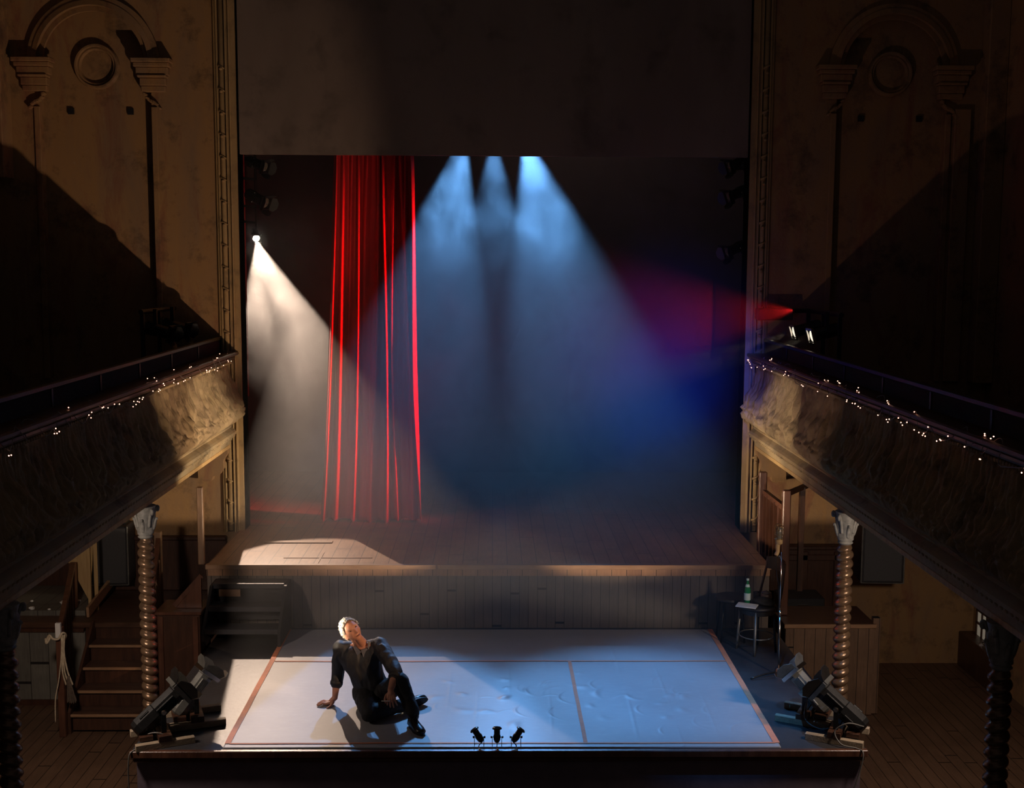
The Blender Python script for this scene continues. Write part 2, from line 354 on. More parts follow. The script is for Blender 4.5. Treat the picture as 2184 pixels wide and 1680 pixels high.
# proscenium mouldings with a ribbon wound round a rod
def pros(n,s,xin):
    """s=-1 left, +1 right ; xin = inner edge of the opening"""
    X=lambda d: xin+s*d
    bm=NB()
    prof=[(0,.30),(0,-.03),(.055,-.03),(.060,-.045),(.075,-.05),(.082,-.04),(.088,-.02),(.10,-.02),(.104,-.045),(.118,-.05),(.128,-.03),(.13,.0),(.205,.0),(.207,-.03),(.216,-.045),(.228,-.04),(.232,-.02),(.24,-.02),(.248,-.035),(.262,-.02),(.27,.0),(.27,.30)]
    poly=[(X(d),YP+y) for d,y in prof]
    if s>0: poly=poly[::-1]
    prism(bm,poly,'z',ZS-.02,10.2)
    o=struct('trim_%d'%n,bm,'pros_paint')
    bm=NB(); c=Vector((X(.168),YP-.015,0))
    tube(bm,[(c.x,c.y,ZS),(c.x,c.y,10.2)],.030,14)
    sub('rod',bm,'pros_paint',o,smooth=True)
    z=4.3; k=0
    base=None
    for i in range(22):
        z=1.85+.262*i
        if base is None:
            bm=NB()
            pts=[]
            for q in range(25):
                t=q/24; a=t*2*PI; rr=.037
                pts.append((rr*math.cos(a),rr*math.sin(a)*1.0,(t-.5)*.10*s))
            tube(bm,pts,[.006+.010*math.sin(PI*q/24) for q in range(25)],8)
            lathe(bm,[(.010,0),(.021,.004),(.024,.014),(.012,.02),(.014,.028),(.001,.03)],12,Matrix.Translation((0,-.030,-.045))@M3(90,0,0))
            base=sub('ribbon_knot',bm,'pros_paint',o,smooth=True); q_=base
        else: q_=base.copy(); COL.objects.link(q_); q_.parent=o
        q_.location=(c.x,c.y,z)
pros(11,-1,-3.07); pros(12,1,3.10)

# ---------------------------------------------------------------- stage house
bm=NB(); bx(bm,-3.14,3.08,YR,YP+.01,ZS-.12,ZS); bx(bm,-3.95,4.05,YP+.01,18.42,ZS-.12,ZS); struct('floor_stage',bm,'stage_boards')
bm=NB(); bx(bm,-3.15,-.62,YR-.022,YR+.05,ZS-.045,ZS+.006,.004); bx(bm,-.6,3.09,YR-.022,YR+.05,ZS-.045,ZS+.006,.004)
bx(bm,-2.35,-1.35,YR+.30,YR+.325,ZS,ZS+.006); bx(bm,-2.7,-1.9,YR+1.0,YR+1.10,ZS,ZS+.012); bx(bm,-1.95,-1.925,YR+.05,YR+.55,ZS,ZS+.005)
struct('trim_13',bm,'edge_wood')
bm=NB(); bx(bm,-3.14,3.08,YR+.02,YR+.07,ZT-.02,ZS-.046); struct('wall_stage_riser',bm,'riser_boards')
bm=NB(); bx(bm,-3.13,-3.06,YR+.07,YP,0,ZS-.12); bx(bm,3.0,3.08,YR+.07,YP,0,ZS-.12); struct('wall_stage_sides',bm,'dark_wood')
bm=NB(); bx(bm,-4.1,4.2,18.42,18.6,1.5,9.5); struct('wall_back',bm,'back_wall')
bm=NB(); bx(bm,-4.05,-3.9,14.66,18.42,1.5,9.5); struct('wall_stage_left',bm,'back_wall')
bm=NB(); bx(bm,4.0,4.15,14.66,18.42,1.5,9.5); struct('wall_stage_right',bm,'back_wall')
bm=NB(); bx(bm,-4.1,4.2,14.6,18.6,9.5,9.6); struct('ceiling',bm,'black_paint')

# ---------------------------------------------------------------- thrust platform and its mat
t=thing('thrust_platform','low black platform thrust out from the stage under the mat','platform',(0.07,10.9,0),world=True)
bm=NB(); bx(bm,-2.96,3.11,9.42,YR+.02,.02,ZT-.045); obj('body',bm,'platform_side',t)
bm=NB(); bx(bm,-2.99,3.14,9.38,YR+.02,ZT-.04,ZT); obj('deck',bm,'deck_black',t)
bm=NB(); bx(bm,-3.0,3.15,9.352,9.40,ZT-.055,ZT+.004,.006); bx(bm,-2.98,3.13,9.372,9.40,ZT-.10,ZT-.055,.01); obj('nosing',bm,'red_wood',t)
# mat, with real wrinkles and bubbles
x0,x1,y0,y1=-2.24,2.43,9.415,12.58
bub=[]
rnd=random.Random(3)
for _ in range(26): bub.append((rnd.uniform(-.7,2.0),rnd.gauss(10.45,.28),rnd.uniform(.03,.10),rnd.uniform(.02,.05),rnd.uniform(0,PI),rnd.uniform(.004,.011)))
for _ in range(22): bub.append((rnd.uniform(-.7,2.2),rnd.gauss(10.5,.35),rnd.uniform(.05,.16),rnd.uniform(.008,.014),rnd.choice((PI/2,PI/2+.2,0.1,.8)),rnd.uniform(.003,.007)))
def mz(x,y):
    z=0
    for bx_,by_,a,b_,th,h in bub:
        dx,dy=x-bx_,y-by_
        if abs(dx)>.4 or abs(dy)>.4: continue
        u=dx*math.cos(th)+dy*math.sin(th); v_=-dx*math.sin(th)+dy*math.cos(th)+.35*u*u/.1
        z+=h*math.exp(-(u/a)**2-(v_/b_)**2)
    for xs in(-.42,-.15,.15,.52,1.25,1.62,1.95): z+=.0022*math.exp(-((x-xs-.02*math.sin(y*1.3))/.012)**2)*(.5+.5*math.sin(y*4+xs*9))
    return z+.003*noise.noise(Vector((x*.9,y*.9,3)))
bm=NB(); nx,ny=420,260; g=[]
for j in range(ny+1):
    row=[]
    for i in range(nx+1):
        x=x0+(x1-x0)*i/nx; y=y0+(y1-y0)*j/ny; row.append(bm.verts.new((x,y,ZT+.012+mz(x,y))))
    g.append(row)
for j in range(ny):
    for i in range(nx): bm.faces.new((g[j][i],g[j][i+1],g[j+1][i+1],g[j+1][i]))
ring=[g[0][i] for i in range(nx+1)]+[g[j][nx] for j in range(1,ny+1)]+[g[ny][i] for i in range(nx-1,-1,-1)]+[g[j][0] for j in range(ny-1,0,-1)]
low=[bm.verts.new((v.co.x,v.co.y,ZT+.001)) for v in ring]
for k in range(len(ring)): q=(k+1)%len(ring); bm.faces.new((ring[k],low[k],low[q],ring[q]))
mt_=thing('floor_mat','large pale floor mat marked with thin orange tape lines','mat',(.1,11,ZT),world=True)
obj('sheet',bm,'mat_paint',mt_,smooth=True)
def tape(ax,ay,bx_,by_,w_):
    bm=NB(); n=60; d=Vector((bx_-ax,by_-ay)); L=d.length; d/=L; p=Vector((-d.y,d.x)); pr=None
    for k in range(n+1):
        q=Vector((ax,ay))+d*L*k/n; wob=.004*noise.noise(Vector((q.x*3,q.y*3,w_*100)))
        a=q+p*(w_/2+wob); b_=q-p*(w_/2-wob)
        va=bm.verts.new((a.x,a.y,ZT+.0165+mz(a.x,a.y))); vb=bm.verts.new((b_.x,b_.y,ZT+.0165+mz(b_.x,b_.y)))
        if pr: bm.faces.new((pr[0],pr[1],vb,va))
        pr=(va,vb)
    obj('tape_line',bm,'tape_orange',mt_)
tape(-2.218,9.49,-2.235,12.57,.05); tape(2.412,9.49,2.412,12.57,.055); tape(-2.2,9.492,2.40,9.492,.022)
tape(-2.2,11.53,2.40,11.53,.022); tape(.79,11.52,.795,9.50,.035)

# ---------------------------------------------------------------- balconies
prof_f=[(.235,3.815),(.225,3.74),(.205,3.64),(.18,3.55),(.14,3.45),(.095,3.36),(.06,3.29),(.05,3.25),(.065,3.20),(.10,3.14),(.15,3.09),(.225,3.05)]
def pf(t_):
    q=t_*(len(prof_f)-1); i=min(int(q),len(prof_f)-2); f_=q-i; a,b_=prof_f[i],prof_f[i+1]; return a[0]+(b_[0]-a[0])*f_,a[1]+(b_[1]-a[1])*f_
def balcony(s,label):
    c0=.0 if s<0 else .02
    X=lambda d: s*(3.0+d)+c0    # d measured outwards from the opening
    root=thing('balcony',label,'balcony',(s*4.5,10,2.8),world=True)
    Y0,Y1=1.5,YP-.002
    bm=NB(); NY,NT=1100,44; g=[]
    for j in range(NY+1):
        y=Y0+(Y1-Y0)*j/NY; row=[]
        for i in range(NT+1):
            t_=i/NT; d,z=pf(t_)
            # carved acanthus: leaning leaves with curled tips, repeated along the front
            sw=y+.10*math.sin(t_*2.6)*1.0+.03*noise.noise(Vector((y*5,t_*4,s)))
            cell=math.floor(sw/.16); fr=sw/.16-cell
            rib=abs(math.sin(PI*(sw/.053)))**.6
            leaf=math.sin(PI*fr)**.7
            tip=noise.turbulence(Vector((y*9,t_*7,s*3.1)),4,False)
            h=.020*rib*leaf+.036*leaf*math.exp(-((t_-.30-.1*(cell%2))/.18)**2)+.050*(tip-.5)*math.sin(PI*min(1,max(0,t_)))+.030*leaf*math.exp(-((t_-.78)/.12)**2)
            if t_<.05 or t_>.97: h*=.2
            row.append(bm.verts.new((X(d-h),y,z)))
        g.append(row)
    for j in range(NY):
        for i in range(NT): bm.faces.new((g[j][i],g[j+1][i],g[j+1][i+1],g[j][i+1]))
    a=[bm.verts.new((X(.34),y,3.815)) for y in(Y0,Y1)]; 
    obj('carved_front',bm,'relief_paint',root,smooth=True)
    bm=NB()   # top ledge with rope moulding under it
    bx(bm,X(.10),X(.36),Y0,Y1,3.90,3.945,.012); bx(bm,X(.14),X(.34),Y0,Y1,3.84,3.90,.02); bx(bm,X(.19),X(.33),Y0,Y1,3.80,3.84,.01)
    obj('ledge',bm,'dark_wood',root)
    bm=NB()
    n=int((Y1-Y0)/.045)
    for k in range(n):
        y=Y0+.045*(k+.5); box(bm,(X(.185),y,3.815),(.022,.026,.032),M3(35*1,0,0),.006)
    obj('rope_moulding',bm,'relief_paint',root)
    bm=NB()   # lower cornice
    cp=[(.36,3.06),(.215,3.06),(.20,3.03),(.205,3.015),(.165,2.985),(.145,2.965),(.145,2.935),(.165,2.925),(.17,2.90),(.20,2.885),(.205,2.86),(.225,2.85),(.23,2.80),(.36,2.80)]
    pl=[(X(d),z) for d,z in cp]
    if s>0: pl=pl[::-1]
    prism(bm,pl,'y',Y0,Y1); obj('cornice',bm,'cornice_paint',root)
    bm=NB(); n=int((Y1-Y0)/.075)
    for k in range(n):
        y=Y0+.075*(k+.5); box(bm,(X(.172),y,2.912),(.03,.036,.022),None,.007)
    obj('dentil_moulding',bm,'cornice_paint',root,kind='stuff')
    bm=NB(); bx(bm,X(.225),X(.26),Y0,Y1,2.755,2.80,.004); obj('edge_board',bm,'raw_wood',root)
    bm=NB(); bx(bm,X(.36),s*6.0,Y0,Y1,2.82,2.87); obj('soffit',bm,'dark_wood',root)
    bm=NB(); bx(bm,X(.30),s*6.0,Y0,Y1,3.06,3.16); bx(bm,X(.30),X(.36),Y0,Y1,3.1,3.84); obj('deck',bm,'black_paint',root)
    bm=NB()   # black safety rail standing behind the ledge
    bx(bm,X(.30),X(.345),Y0,Y1,4.085,4.125,.006)
    for k in range(9): bx(bm,X(.31),X(.335),Y1-.05-k*1.1,Y1-.02-k*1.1,3.94,4.09)
    obj('safety_rail',bm,'black_metal',root)
    bm=NB(); bx(bm,X(.32),X(.33),Y0,Y1,3.94,4.09); obj('rail_cloth',bm,'black_cloth',root)
    bm=NB()   # scrolled bracket on the end wall
    pts=[(.235,2.80),(.24,2.70),(.29,2.62),(.29,2.52),(.34,2.44),(.42,2.42),(.44,2.36),(.60,2.36),(.60,2.80)]
    pl=[(X(d),z) for d,z in pts]; prism(bm,pl,'y',YP-.16,YP); obj('end_bracket',bm,'wall_plaster',root)
    return root
balcony(-1,'left balcony front, carved leafy belly over a dentilled cornice, beside the speaker with pale rim')
balcony(1,'right balcony front, carved leafy belly over a dentilled cornice, above the bottle and chair')
# fairy lights
def string(s,label,seed):
    rn=random.Random(seed); c0=.0 if s<0 else .02
    root=thing('fairy_lights',label,'string of lights',(s*3.1,10,3.95),world=True)
    pts=[]; bl=[]; y=YP-.08
    while y>6.6:
        pts.append((s*(3.0+rn.uniform(.105,.17))+c0,y,3.955+rn.uniform(0,.012) if rn.random()<.35 else 3.88+rn.uniform(-.06,.02)))
        if abs(pts[-1][2]-3.9)<.05 or pts[-1][2]<3.9: pts[-1]=(s*3.085+c0,pts[-1][1],pts[-1][2])
        if rn.random()<.55:
            for _ in range(rn.choice((1,1,2,3))): bl.append((pts[-1][0]-s*rn.uniform(0.004,.02),y+rn.uniform(-.06,.06),pts[-1][2]+rn.uniform(-.03,.02)))
        y-=rn.uniform(.05,.18)
    bm=NB(); tube(bm,curve(pts,3),.0028,5); obj('wire',bm,'cable',root)
    base=None
    for p in bl[:98]:
        if base is None:
            bm=NB(); bmesh.ops.create_icosphere(bm,subdivisions=1,radius=.0046); base=obj('bulb',bm,'bulb',root); o=base
        else: o=base.copy(); COL.objects.link(o); o.parent=root
        o.matrix_parent_inverse=Matrix.Translation(-Vector(root.location)); o.location=p
string(-1,'tiny warm fairy lights along the left balcony ledge',5)
string(1,'tiny warm fairy lights along the right balcony ledge',9)

# ---------------------------------------------------------------- barley-twist columns
def column(loc,label,zt=2.76):
    root=thing('twisted_column',label,'column',loc,0,'twisted iron columns under the balconies')
    bm=NB(); rings=[]; pitch=.086; N=24; z=.12; zc=zt-.30; steps=int((zc-z)/pitch*16)
    for k in range(steps+1):
        zz=z+(zc-z)*k/steps; a=2*PI*(zz-z)/pitch*(-1 if loc[0]<0 else 1); o=.019; fa=min(1,k/12,(steps-k)/12)
        rings.append([bm.verts.new(((.047+.033*abs(math.cos((2*PI*i/N-a)/2))**.75*fa)*math.cos(2*PI*i/N),(.047+.033*abs(math.cos((2*PI*i/N-a)/2))**.75*fa)*math.sin(2*PI*i/N),zz)) for i in range(N)])
    for a,b_ in zip(rings,rings[1:]):
        for i in range(N): bm.faces.new((a[i],a[(i+1)%N],b_[(i+1)%N],b_[i]))
    bm.faces.new(rings[0][::-1]); bm.faces.new(rings[-1])
    obj('shaft',bm,'column_metal',root,smooth=True)
    bm=NB(); lathe(bm,[(.12,0),(.12,.05),(.10,.07),(.11,.09),(.075,.12),(.06,.14)],20); obj('base',bm,'column_metal',root,smooth=True,angle=35)
    bm=NB(); n=28; pr=[(.058,zc-.01),(.072,zc+.005),(.06,zc+.02),(.074,zc+.035),(.070,zc+.06),(.080,zc+.12),(.090,zc+.18),(.092,zc+.22),(.085,zc+.24),(.10,zt)]
    rr=[]
    for j,(r_,zz) in enumerate(pr):
        rr.append([bm.verts.new(((r_+.008*math.cos(4*2*PI*i/n)*(j in(4,5,6,7)))*math.cos(2*PI*i/n),(r_+.008*math.cos(4*2*PI*i/n)*(j in(4,5,6,7)))*math.sin(2*PI*i/n),zz)) for i in range(n)])
    for a,b_ in zip(rr,rr[1:]):
        for i in range(n): bm.faces.new((a[i],a[(i+1)%n],b_[(i+1)%n],b_[i]))
    bm.faces.new(rr[0][::-1]); bm.faces.new(rr[-1])
    cap=obj('capital',bm,'capital_paint',root,smooth=True,angle=50)
    bm=NB()
    for k in range(4):
        a=PI/4+k*PI/2; c_,s_=math.cos(a),math.sin(a)
        tube(bm,curve([(c_*.07,s_*.07,zc+.10),(c_*.088,s_*.088,zc+.19),(c_*.115,s_*.115,zt-.03),(c_*.135,s_*.135,zt-.035),(c_*.132,s_*.132,zt-.06),(c_*.118,s_*.118,zt-.055)],5),[.014]*12+[.016]*14,7)
        a=k*PI/2; c_,s_=math.cos(a),math.sin(a)
        tube(bm,curve([(c_*.065,s_*.065,zc+.06),(c_*.085,s_*.085,zc+.13),(c_*.105,s_*.105,zc+.18),(c_*.115,s_*.115,zc+.165)],4),[.014,.018,.020,.020,.020,.018,.016,.014,.012,.011,.010,.009,.008],7)
    obj('leaf',bm,'capital_paint',root,smooth=True)
    return root
column((-3.26,10.86,0),'twisted iron column beside the dark staircase on the left')
column((-3.26,7.67,0),'near dark twisted column at the left edge of the picture')
column((3.29,10.65,0),'twisted iron column behind the right pair of floor lanterns')
column((3.29,7.28,0),'near dark twisted column at the right edge of the picture')

# ---------------------------------------------------------------- curtain and masking
def curtain():
    root=thing('stage_curtain','tall narrow red velvet curtain hanging in deep folds on the stage','curtain',(-1.5,14.87,ZS),world=True)
    bm=NB(); NX,NZ=520,110; z0,z1=ZS+.01,7.2; g=[]
    folds=[.045,.15,.23,.33,.42,.53,.64,.745,.83,.90,.965]
    for j in range(NZ+1):
        v_=j/NZ; z=z0+(z1-z0)*v_; hz=min(1,(z-z0)/4.6)
        fl=.055*math.exp(-((z-z0)/.9)); L=-2.16+.17*hz-fl; Rr=-.945-.045*hz+fl*.8; row=[]
        for i in range(NX+1):
            u=i/NX; u2=u+.010*math.sin(u*17+hz*3)+.012*math.sin(hz*2.3+u*5)*(1-hz*.2)
            y=0
            for k,f_ in enumerate(folds):
                fc=f_+.018*math.sin(k*2.1+hz*(2.2+.4*k)) 
                wd=.020+.007*math.sin(k*1.7)+.005*(1-hz)
                amp=(.165+.03*math.sin(k*3.3))*(1 if k not in(2,4,8) else max(.08,min(1,(hz-.45)*1.6)))
                y-=amp*math.exp(-((u2-fc)/wd)**2)
            x=L+(Rr-L)*u+.012*math.sin(u*60)*.3
            row.append(bm.verts.new((x,14.90+y+.012*noise.noise(Vector((u*9,hz*3,1))),z+.02*math.sin(u*9)*(j==0))))
        g.append(row)
    for j in range(NZ):
        for i in range(NX): bm.faces.new((g[j][i],g[j][i+1],g[j+1][i+1],g[j+1][i]))
    o=obj('cloth',bm,'red_velvet',root,smooth=True); so=o.modifiers.new('th','SOLIDIFY'); so.thickness=.005
    bm=NB(); tube(bm,[(-2.3,14.9,7.22),(-.7,14.9,7.22)],.025,10); obj('track',bm,'black_metal',root)
curtain()
def leg(name,label,xa,xb,y,zb,zt):
    bm=NB(); n=40; g=[]
    for j in range(2):
        g.append([bm.verts.new((xa+(xb-xa)*i/n,y+.02*math.sin(i*1.1),(zb,zt)[j])) for i in range(n+1)])
    for i in range(n): bm.faces.new((g[0][i],g[0][i+1],g[1][i+1],g[1][i]))
    o=obj(name,bm,'black_cloth',None,smooth=True); so=o.modifiers.new('th','SOLIDIFY'); so.thickness=.01; tag(o,label,'drape'); return o
leg('black_drape','black masking drape down the left side of the stage opening',-3.44,-3.20,14.95,ZS+.01,8.5)
leg('black_drape','black masking drape down the right side of the stage opening',3.22,3.55,14.95,ZS+.01,8.5)
leg('black_drape','narrow black cloth strip hanging behind the left drape, short of the floor',-3.44,-3.26,15.6,3.25,8.8)

# ---------------------------------------------------------------- stage lanterns
def lantern(name,label,cat,loc,aim,L=.36,r=.085,lit=None,doors=True,yoke='down',group=None,body='black_metal',front='grey_metal'):
    """lantern with ribbed barrel, front frame, barn doors and a yoke; modelled along +Z then aimed"""
    root=bpy.data.objects.new(name,None); COL.objects.link(root); tag(root,label,cat,group); root.empty_display_size=.1
    root.location=loc; root.rotation_euler=Vector(aim).to_track_quat('Z','Y').to_euler()
    bm=NB()
    n=8; lathe(bm,[(r*.45,-L*.62),(r*.85,-L*.58),(r*1.0,-L*.5),(r*1.0,-L*.12),(r*.92,-L*.10),(r*.92,L*.34),(r*1.0,L*.36),(r*1.0,L*.40)],n,None,False)
    lathe(bm,[(.0001,-L*.62),(r*.45,-L*.62)],n,None,False)
    for k in range(6): bx(bm,-r*1.02,r*1.02,-r*.34+k*r*.15-.003,-r*.34+k*r*.15+.003,-L*.1,L*.28)
    for k in range(3): box(bm,(r*.93*math.cos(k*2.1),r*.93*math.sin(k*2.1),-L*.3),(.02,.02,.09),None,.003)
    obj('barrel',bm,body,root)
    bm=NB(); q=r*1.12; t_=.012
    for sx,sy,wx,wy in((0,1,q,t_),(0,-1,q,t_),(1,0,t_,q),(-1,0,t_,q)): bx(bm,sx*q-wx,sx*q+wx,sy*q-wy,sy*q+wy,L*.38,L*.46)
    obj('front_frame',bm,front,root)
    if lit:
        bm=NB(); lathe(bm,[(r*.86,L*.39),(r*.5,L*.405),(.0001,L*.41)],20,None,False); obj('lens',bm,lit,root,smooth=True)
    else:
        bm=NB(); lathe(bm,[(r*.86,L*.39),(r*.5,L*.405),(.0001,L*.41)],20,None,False); obj('lens',bm,'clear_glass',root,smooth=True)
    if doors:
        for k in range(4):
            bm=NB(); hw=q*.95; ln=r*1.25; a=35
            vs=[(-hw,0),(hw,0),(hw*1.15,ln*.55),(hw*.45,ln),(-hw*.45,ln),(-hw*1.15,ln*.55)]
            A=[bm.verts.new((x,0,y)) for x,y in vs]; B=[bm.verts.new((x,.003,y)) for x,y in vs]
            for i in range(6): bm.faces.new((A[i],A[(i+1)%6],B[(i+1)%6],B[i]))
            bm.faces.new(A[::-1]); bm.faces.new(B)
            bmesh.ops.transform(bm,matrix=M3(0,0,90*k)@Matrix.Translation((0,q,L*.46))@M3(-a,0,0),verts=bm.verts[:])
            obj('barn_door',bm,body if k!=2 else front,root)
    return root
def cable(name,pts,label,r=.006,parent=None):
    bm=NB(); tube(bm,curve(pts,8),r,6); o=obj(name,bm,'cable',parent,smooth=True)
    if parent is None: tag(o,label,'cable')
    return o
def floor_unit(loc,rz,s,L,r,label,glab,tilt,yaw_off=0,front='grey_metal',body='black_metal'):
    """lantern on its own timber floor stand"""
    c,s_=math.cos(R(rz)),math.sin(R(rz))
    st=thing('floor_stand',label,'lamp stand',loc,rz,'timber floor stands for lanterns')
    for y in(-.17,.17):
        bm=NB(); bx(bm,-.24,.24,y-.028,y+.028,.0,.055,.003); obj('timber_foot',bm,'timber',st)
    bm=NB(); bx(bm,-.055,.055,-.20,.20,.055,.105,.003); bx(bm,-.20,-.09,-.14,.14,.06,.10,.003); obj('crosspiece',bm,'dark_wood',st)
    bm=NB()
    for y in(-r-.035,r+.035): bx(bm,-.02,.02,y-.004,y+.004,.105,.30)
    bx(bm,-.02,.02,-r-.039,r+.039,.105,.113); obj('yoke',bm,'black_metal',st)
    bm=NB()
    for y in(-r-.05,r+.05): lathe(bm,[(.018,-.012),(.022,0),(.018,.012)],10,Matrix.Translation((0,y,.285))@M3(90,0,0))
    obj('knob',bm,'chrome',st)
    aim=Vector((math.cos(R(rz+yaw_off))*math.cos(R(tilt)),math.sin(R(rz+yaw_off))*math.cos(R(tilt)),math.sin(R(tilt))))
    lantern('floor_lantern',glab,'stage light',Vector(loc)+Vector((0,0,.285)),aim,L,r,group='floor lanterns beside the platform mat',front=front,body=body)
floor_unit((-2.80,9.62,ZT),24,-1,.46,.090,'timber floor stand at the front left corner of the platform','black lantern with grey barn door at the front left corner',38,6)
floor_unit((-2.62,10.03,ZT),20,-1,.42,.080,'timber floor stand behind the front left one','grey-fronted lantern behind the front left one, aimed up at the stage',48,12,'chrome','grey_metal')
floor_unit((2.98,9.66,ZT),180-26,1,.46,.090,'timber floor stand at the front right corner of the platform','black ribbed lantern at the front right corner',36,-6)
floor_unit((2.82,10.06,ZT),180-28,1,.42,.080,'timber floor stand behind the front right one','grey-fronted lantern behind the front right one, near the lamp stand foot',42,-8,'chrome','grey_metal')
cable('cable',[(-2.95,9.60,1.18),(-2.93,9.50,1.10),(-2.80,9.47,1.12),(-2.72,9.5,1.06),(-2.86,9.42,1.01),(-2.97,9.36,1.01),(-3.0,9.33,.92),(-3.0,9.33,.55),(-2.98,9.32,.2)],'thin cable looping from the front left lantern over the platform edge')
cable('cable',[(3.16,9.60,1.13),(3.14,9.48,1.16),(3.0,9.45,1.20),(2.9,9.48,1.12),(2.94,9.42,1.03),(3.06,9.38,1.01),(3.10,9.33,.98),(3.06,9.32,.78),(2.98,9.31,.55),(2.9,9.3,.2)],'thin cable looping from the front right lantern over the platform edge')
cable('cable',[(2.79,9.95,1.25),(2.74,9.82,1.09),(2.86,9.74,1.03),(3.0,9.75,1.06)],'short cable sagging between the two right floor lanterns')

# three birdies on the front edge
def birdie(x,tilt,label):
    root=thing('footlight',label,'stage light',(x,9.435,ZT+.004),0,'small footlights on the platform edge')
    mt2=Matrix.Translation((0,0,.088))@M3(-10,tilt,0)
    bm=NB(); lathe(bm,[(.002,-.050),(.016,-.045),(.026,-.028),(.030,-.006),(.031,.012),(.026,.020),(.026,.066),(.028,.068)],20,mt2,False); b_=obj('body',bm,'black_metal',root,smooth=True,angle=40)
    bm=NB(); lathe(bm,[(.027,.064),(.039,.066),(.041,.070),(.036,.079),(.030,.083),(.029,.080),(.033,.074),(.026,.070)],20,mt2,False); obj('colour_frame',bm,'black_metal',root,smooth=True,angle=40)
    bm=NB(); lathe(bm,[(.026,.060),(.012,.063),(.0001,.064)],16,mt2,False); obj('lens',bm,'lens_glow',root,smooth=True)
    bm=NB()
    for sx in(-1,1): bx(bm,sx*.0395-.0025,sx*.0395+.0025,-.006,.006,.0,.096)
    bx(bm,-.042,.042,-.006,.006,.0,.005); tube(bm,[(-.05,0,.088),(.05,0,.088)],.0035,8); obj('yoke',bm,'black_metal',root)
    for sx in(-1,1):
        bm=NB(); lathe(bm,[(.004,0),(.010,.001),(.010,.010),(.004,.012)],12,Matrix.Translation((sx*.042,0,.088))@M3(0,sx*90,0)); obj('knob',bm,'black_metal',root)
    bm=NB(); tube(bm,curve([mt2@Vector((0,0,-.048)),(0,-.008,.02),(0,-.03,.006),(0.01,-.06,.004)],5),.004,6); obj('lead',bm,'black_metal',root)
birdie(-.105,-34,'leftmost of the three small footlights, tilted left')
birdie(.045,0,'middle small footlight standing upright between two tilted ones')
birdie(.205,34,'rightmost of the three small footlights, tilted right')

# lanterns and bar on the right balcony, dark cluster on the left one
for (x,y,z,lb) in((3.74,14.0,4.26,'lit gallery lantern nearer the proscenium on the right balcony'),(3.74,13.22,4.26,'lit gallery lantern farther from the proscenium on the right balcony')):
    lantern('gallery_lantern',lb,'stage light',(x,y,z),(-7,-.7,-1.9),.34,.075,'lens_glow',False,group='lit lanterns on the right balcony',front='chrome')
bm=NB(); tube(bm,[(3.2,14.25,4.47),(3.85,14.25,4.47),(3.85,12.9,4.48)],.028,10)
for y in(14.0,13.22): bx(bm,3.76,3.80,y-.02,y+.02,4.26,4.5)
for y in(13.6,12.95): bx(bm,3.83,3.87,y-.02,y+.02,3.16,4.5)
tag(obj('lighting_bar',bm,'black_metal'),'black lighting bar above the right balcony rail','bar')
bm=NB(); bx(bm,3.20,3.62,14.10,14.28,4.36,4.50,.01); tag(obj('black_box',bm,'black_metal'),'long black box against the right proscenium moulding','box')
for (x,y,z,lb) in((-3.74,13.9,4.26,'dark lantern on the left balcony nearer the proscenium'),(-3.74,13.2,4.26,'dark lantern on the left balcony farther from the proscenium')):
    lantern('gallery_lantern',lb,'stage light',(x,y,z),(7,-.7,-1.9),.34,.075,'clear_glass',True,group='dark lanterns on the left balcony',front='black_metal')
bm=NB(); tube(bm,[(-3.85,14.25,4.47),(-3.85,12.9,4.48)],.028,10)
for y in(13.9,13.2): bx(bm,-3.80,-3.76,y-.02,y+.02,4.26,4.5)
for y in(13.6,12.95): bx(bm,-3.87,-3.83,y-.02,y+.02,3.16,4.5)
tag(obj('lighting_bar',bm,'black_metal'),'black lighting bar above the left balcony rail','bar')

# booms inside the proscenium
def boom(x,y,label,s,zs):
    root=thing('lighting_boom',label,'lighting pole',(x,y,ZS),world=True)
    bm=NB(); tube(bm,[(x,y,(ZS if s>0 else 5.5)),(x,y,8.8)],.028,10); obj('pole',bm,'black_metal',root)
    for z in zs: bm=NB(); bx(bm,x-.05,x+.05,y-.05,y+.05,z-.04,z+.04,.01); bar(bm,(x,y,z),(x-s*.22,y-.05,z-.02),.03,.03); obj('clamp',bm,'black_metal',root)
boom(-3.27,15.35,'black lighting pole with lanterns inside the left of the opening',-1,(6.1,5.75,5.55))
boom(3.26,15.2,'black lighting pole inside the right of the opening',1,(6.25,5.9,5.2))
lantern('boom_lantern','dark lantern at the top of the left lighting pole','stage light',(-3.02,15.3,6.27),(.9,-.45,-.35),.30,.07,None,True,group='dark lanterns on the left lighting pole',front='black_metal')
lantern('boom_lantern','dark lantern halfway down the left lighting pole, above the lit one','stage light',(-3.02,15.3,5.83),(.9,-.45,-.45),.32,.075,None,True,group='dark lanterns on the left lighting pole',front='black_metal')
lantern('key_lantern','bright lantern throwing a white beam from the left of the stage','stage light',(-3.515,17.55,5.413),(2.32,-6.92,-4.33),.22,.058,'lens_hot',False,front='black_metal')
bm=NB(); tube(bm,[(-3.53,17.7,5.52),(-3.53,17.7,9.5)],.02,8); bar(bm,(-3.53,17.71,5.56),(-3.517,17.58,5.43),.02,.02); tag(obj('drop_arm',bm,'black_metal'),'thin black drop arm holding the bright lantern','pole')
for z,lb in((6.30,'topmost dark lantern on the right lighting pole'),(5.92,'middle dark lantern on the right lighting pole'),(5.22,'lowest dark lantern on the right lighting pole')):
    lantern('boom_lantern',lb,'stage light',(3.10,15.12,z),(-.9,-.4,-.4),.28,.07,None,True,group='dark lanterns on the right lighting pole',front='black_metal')

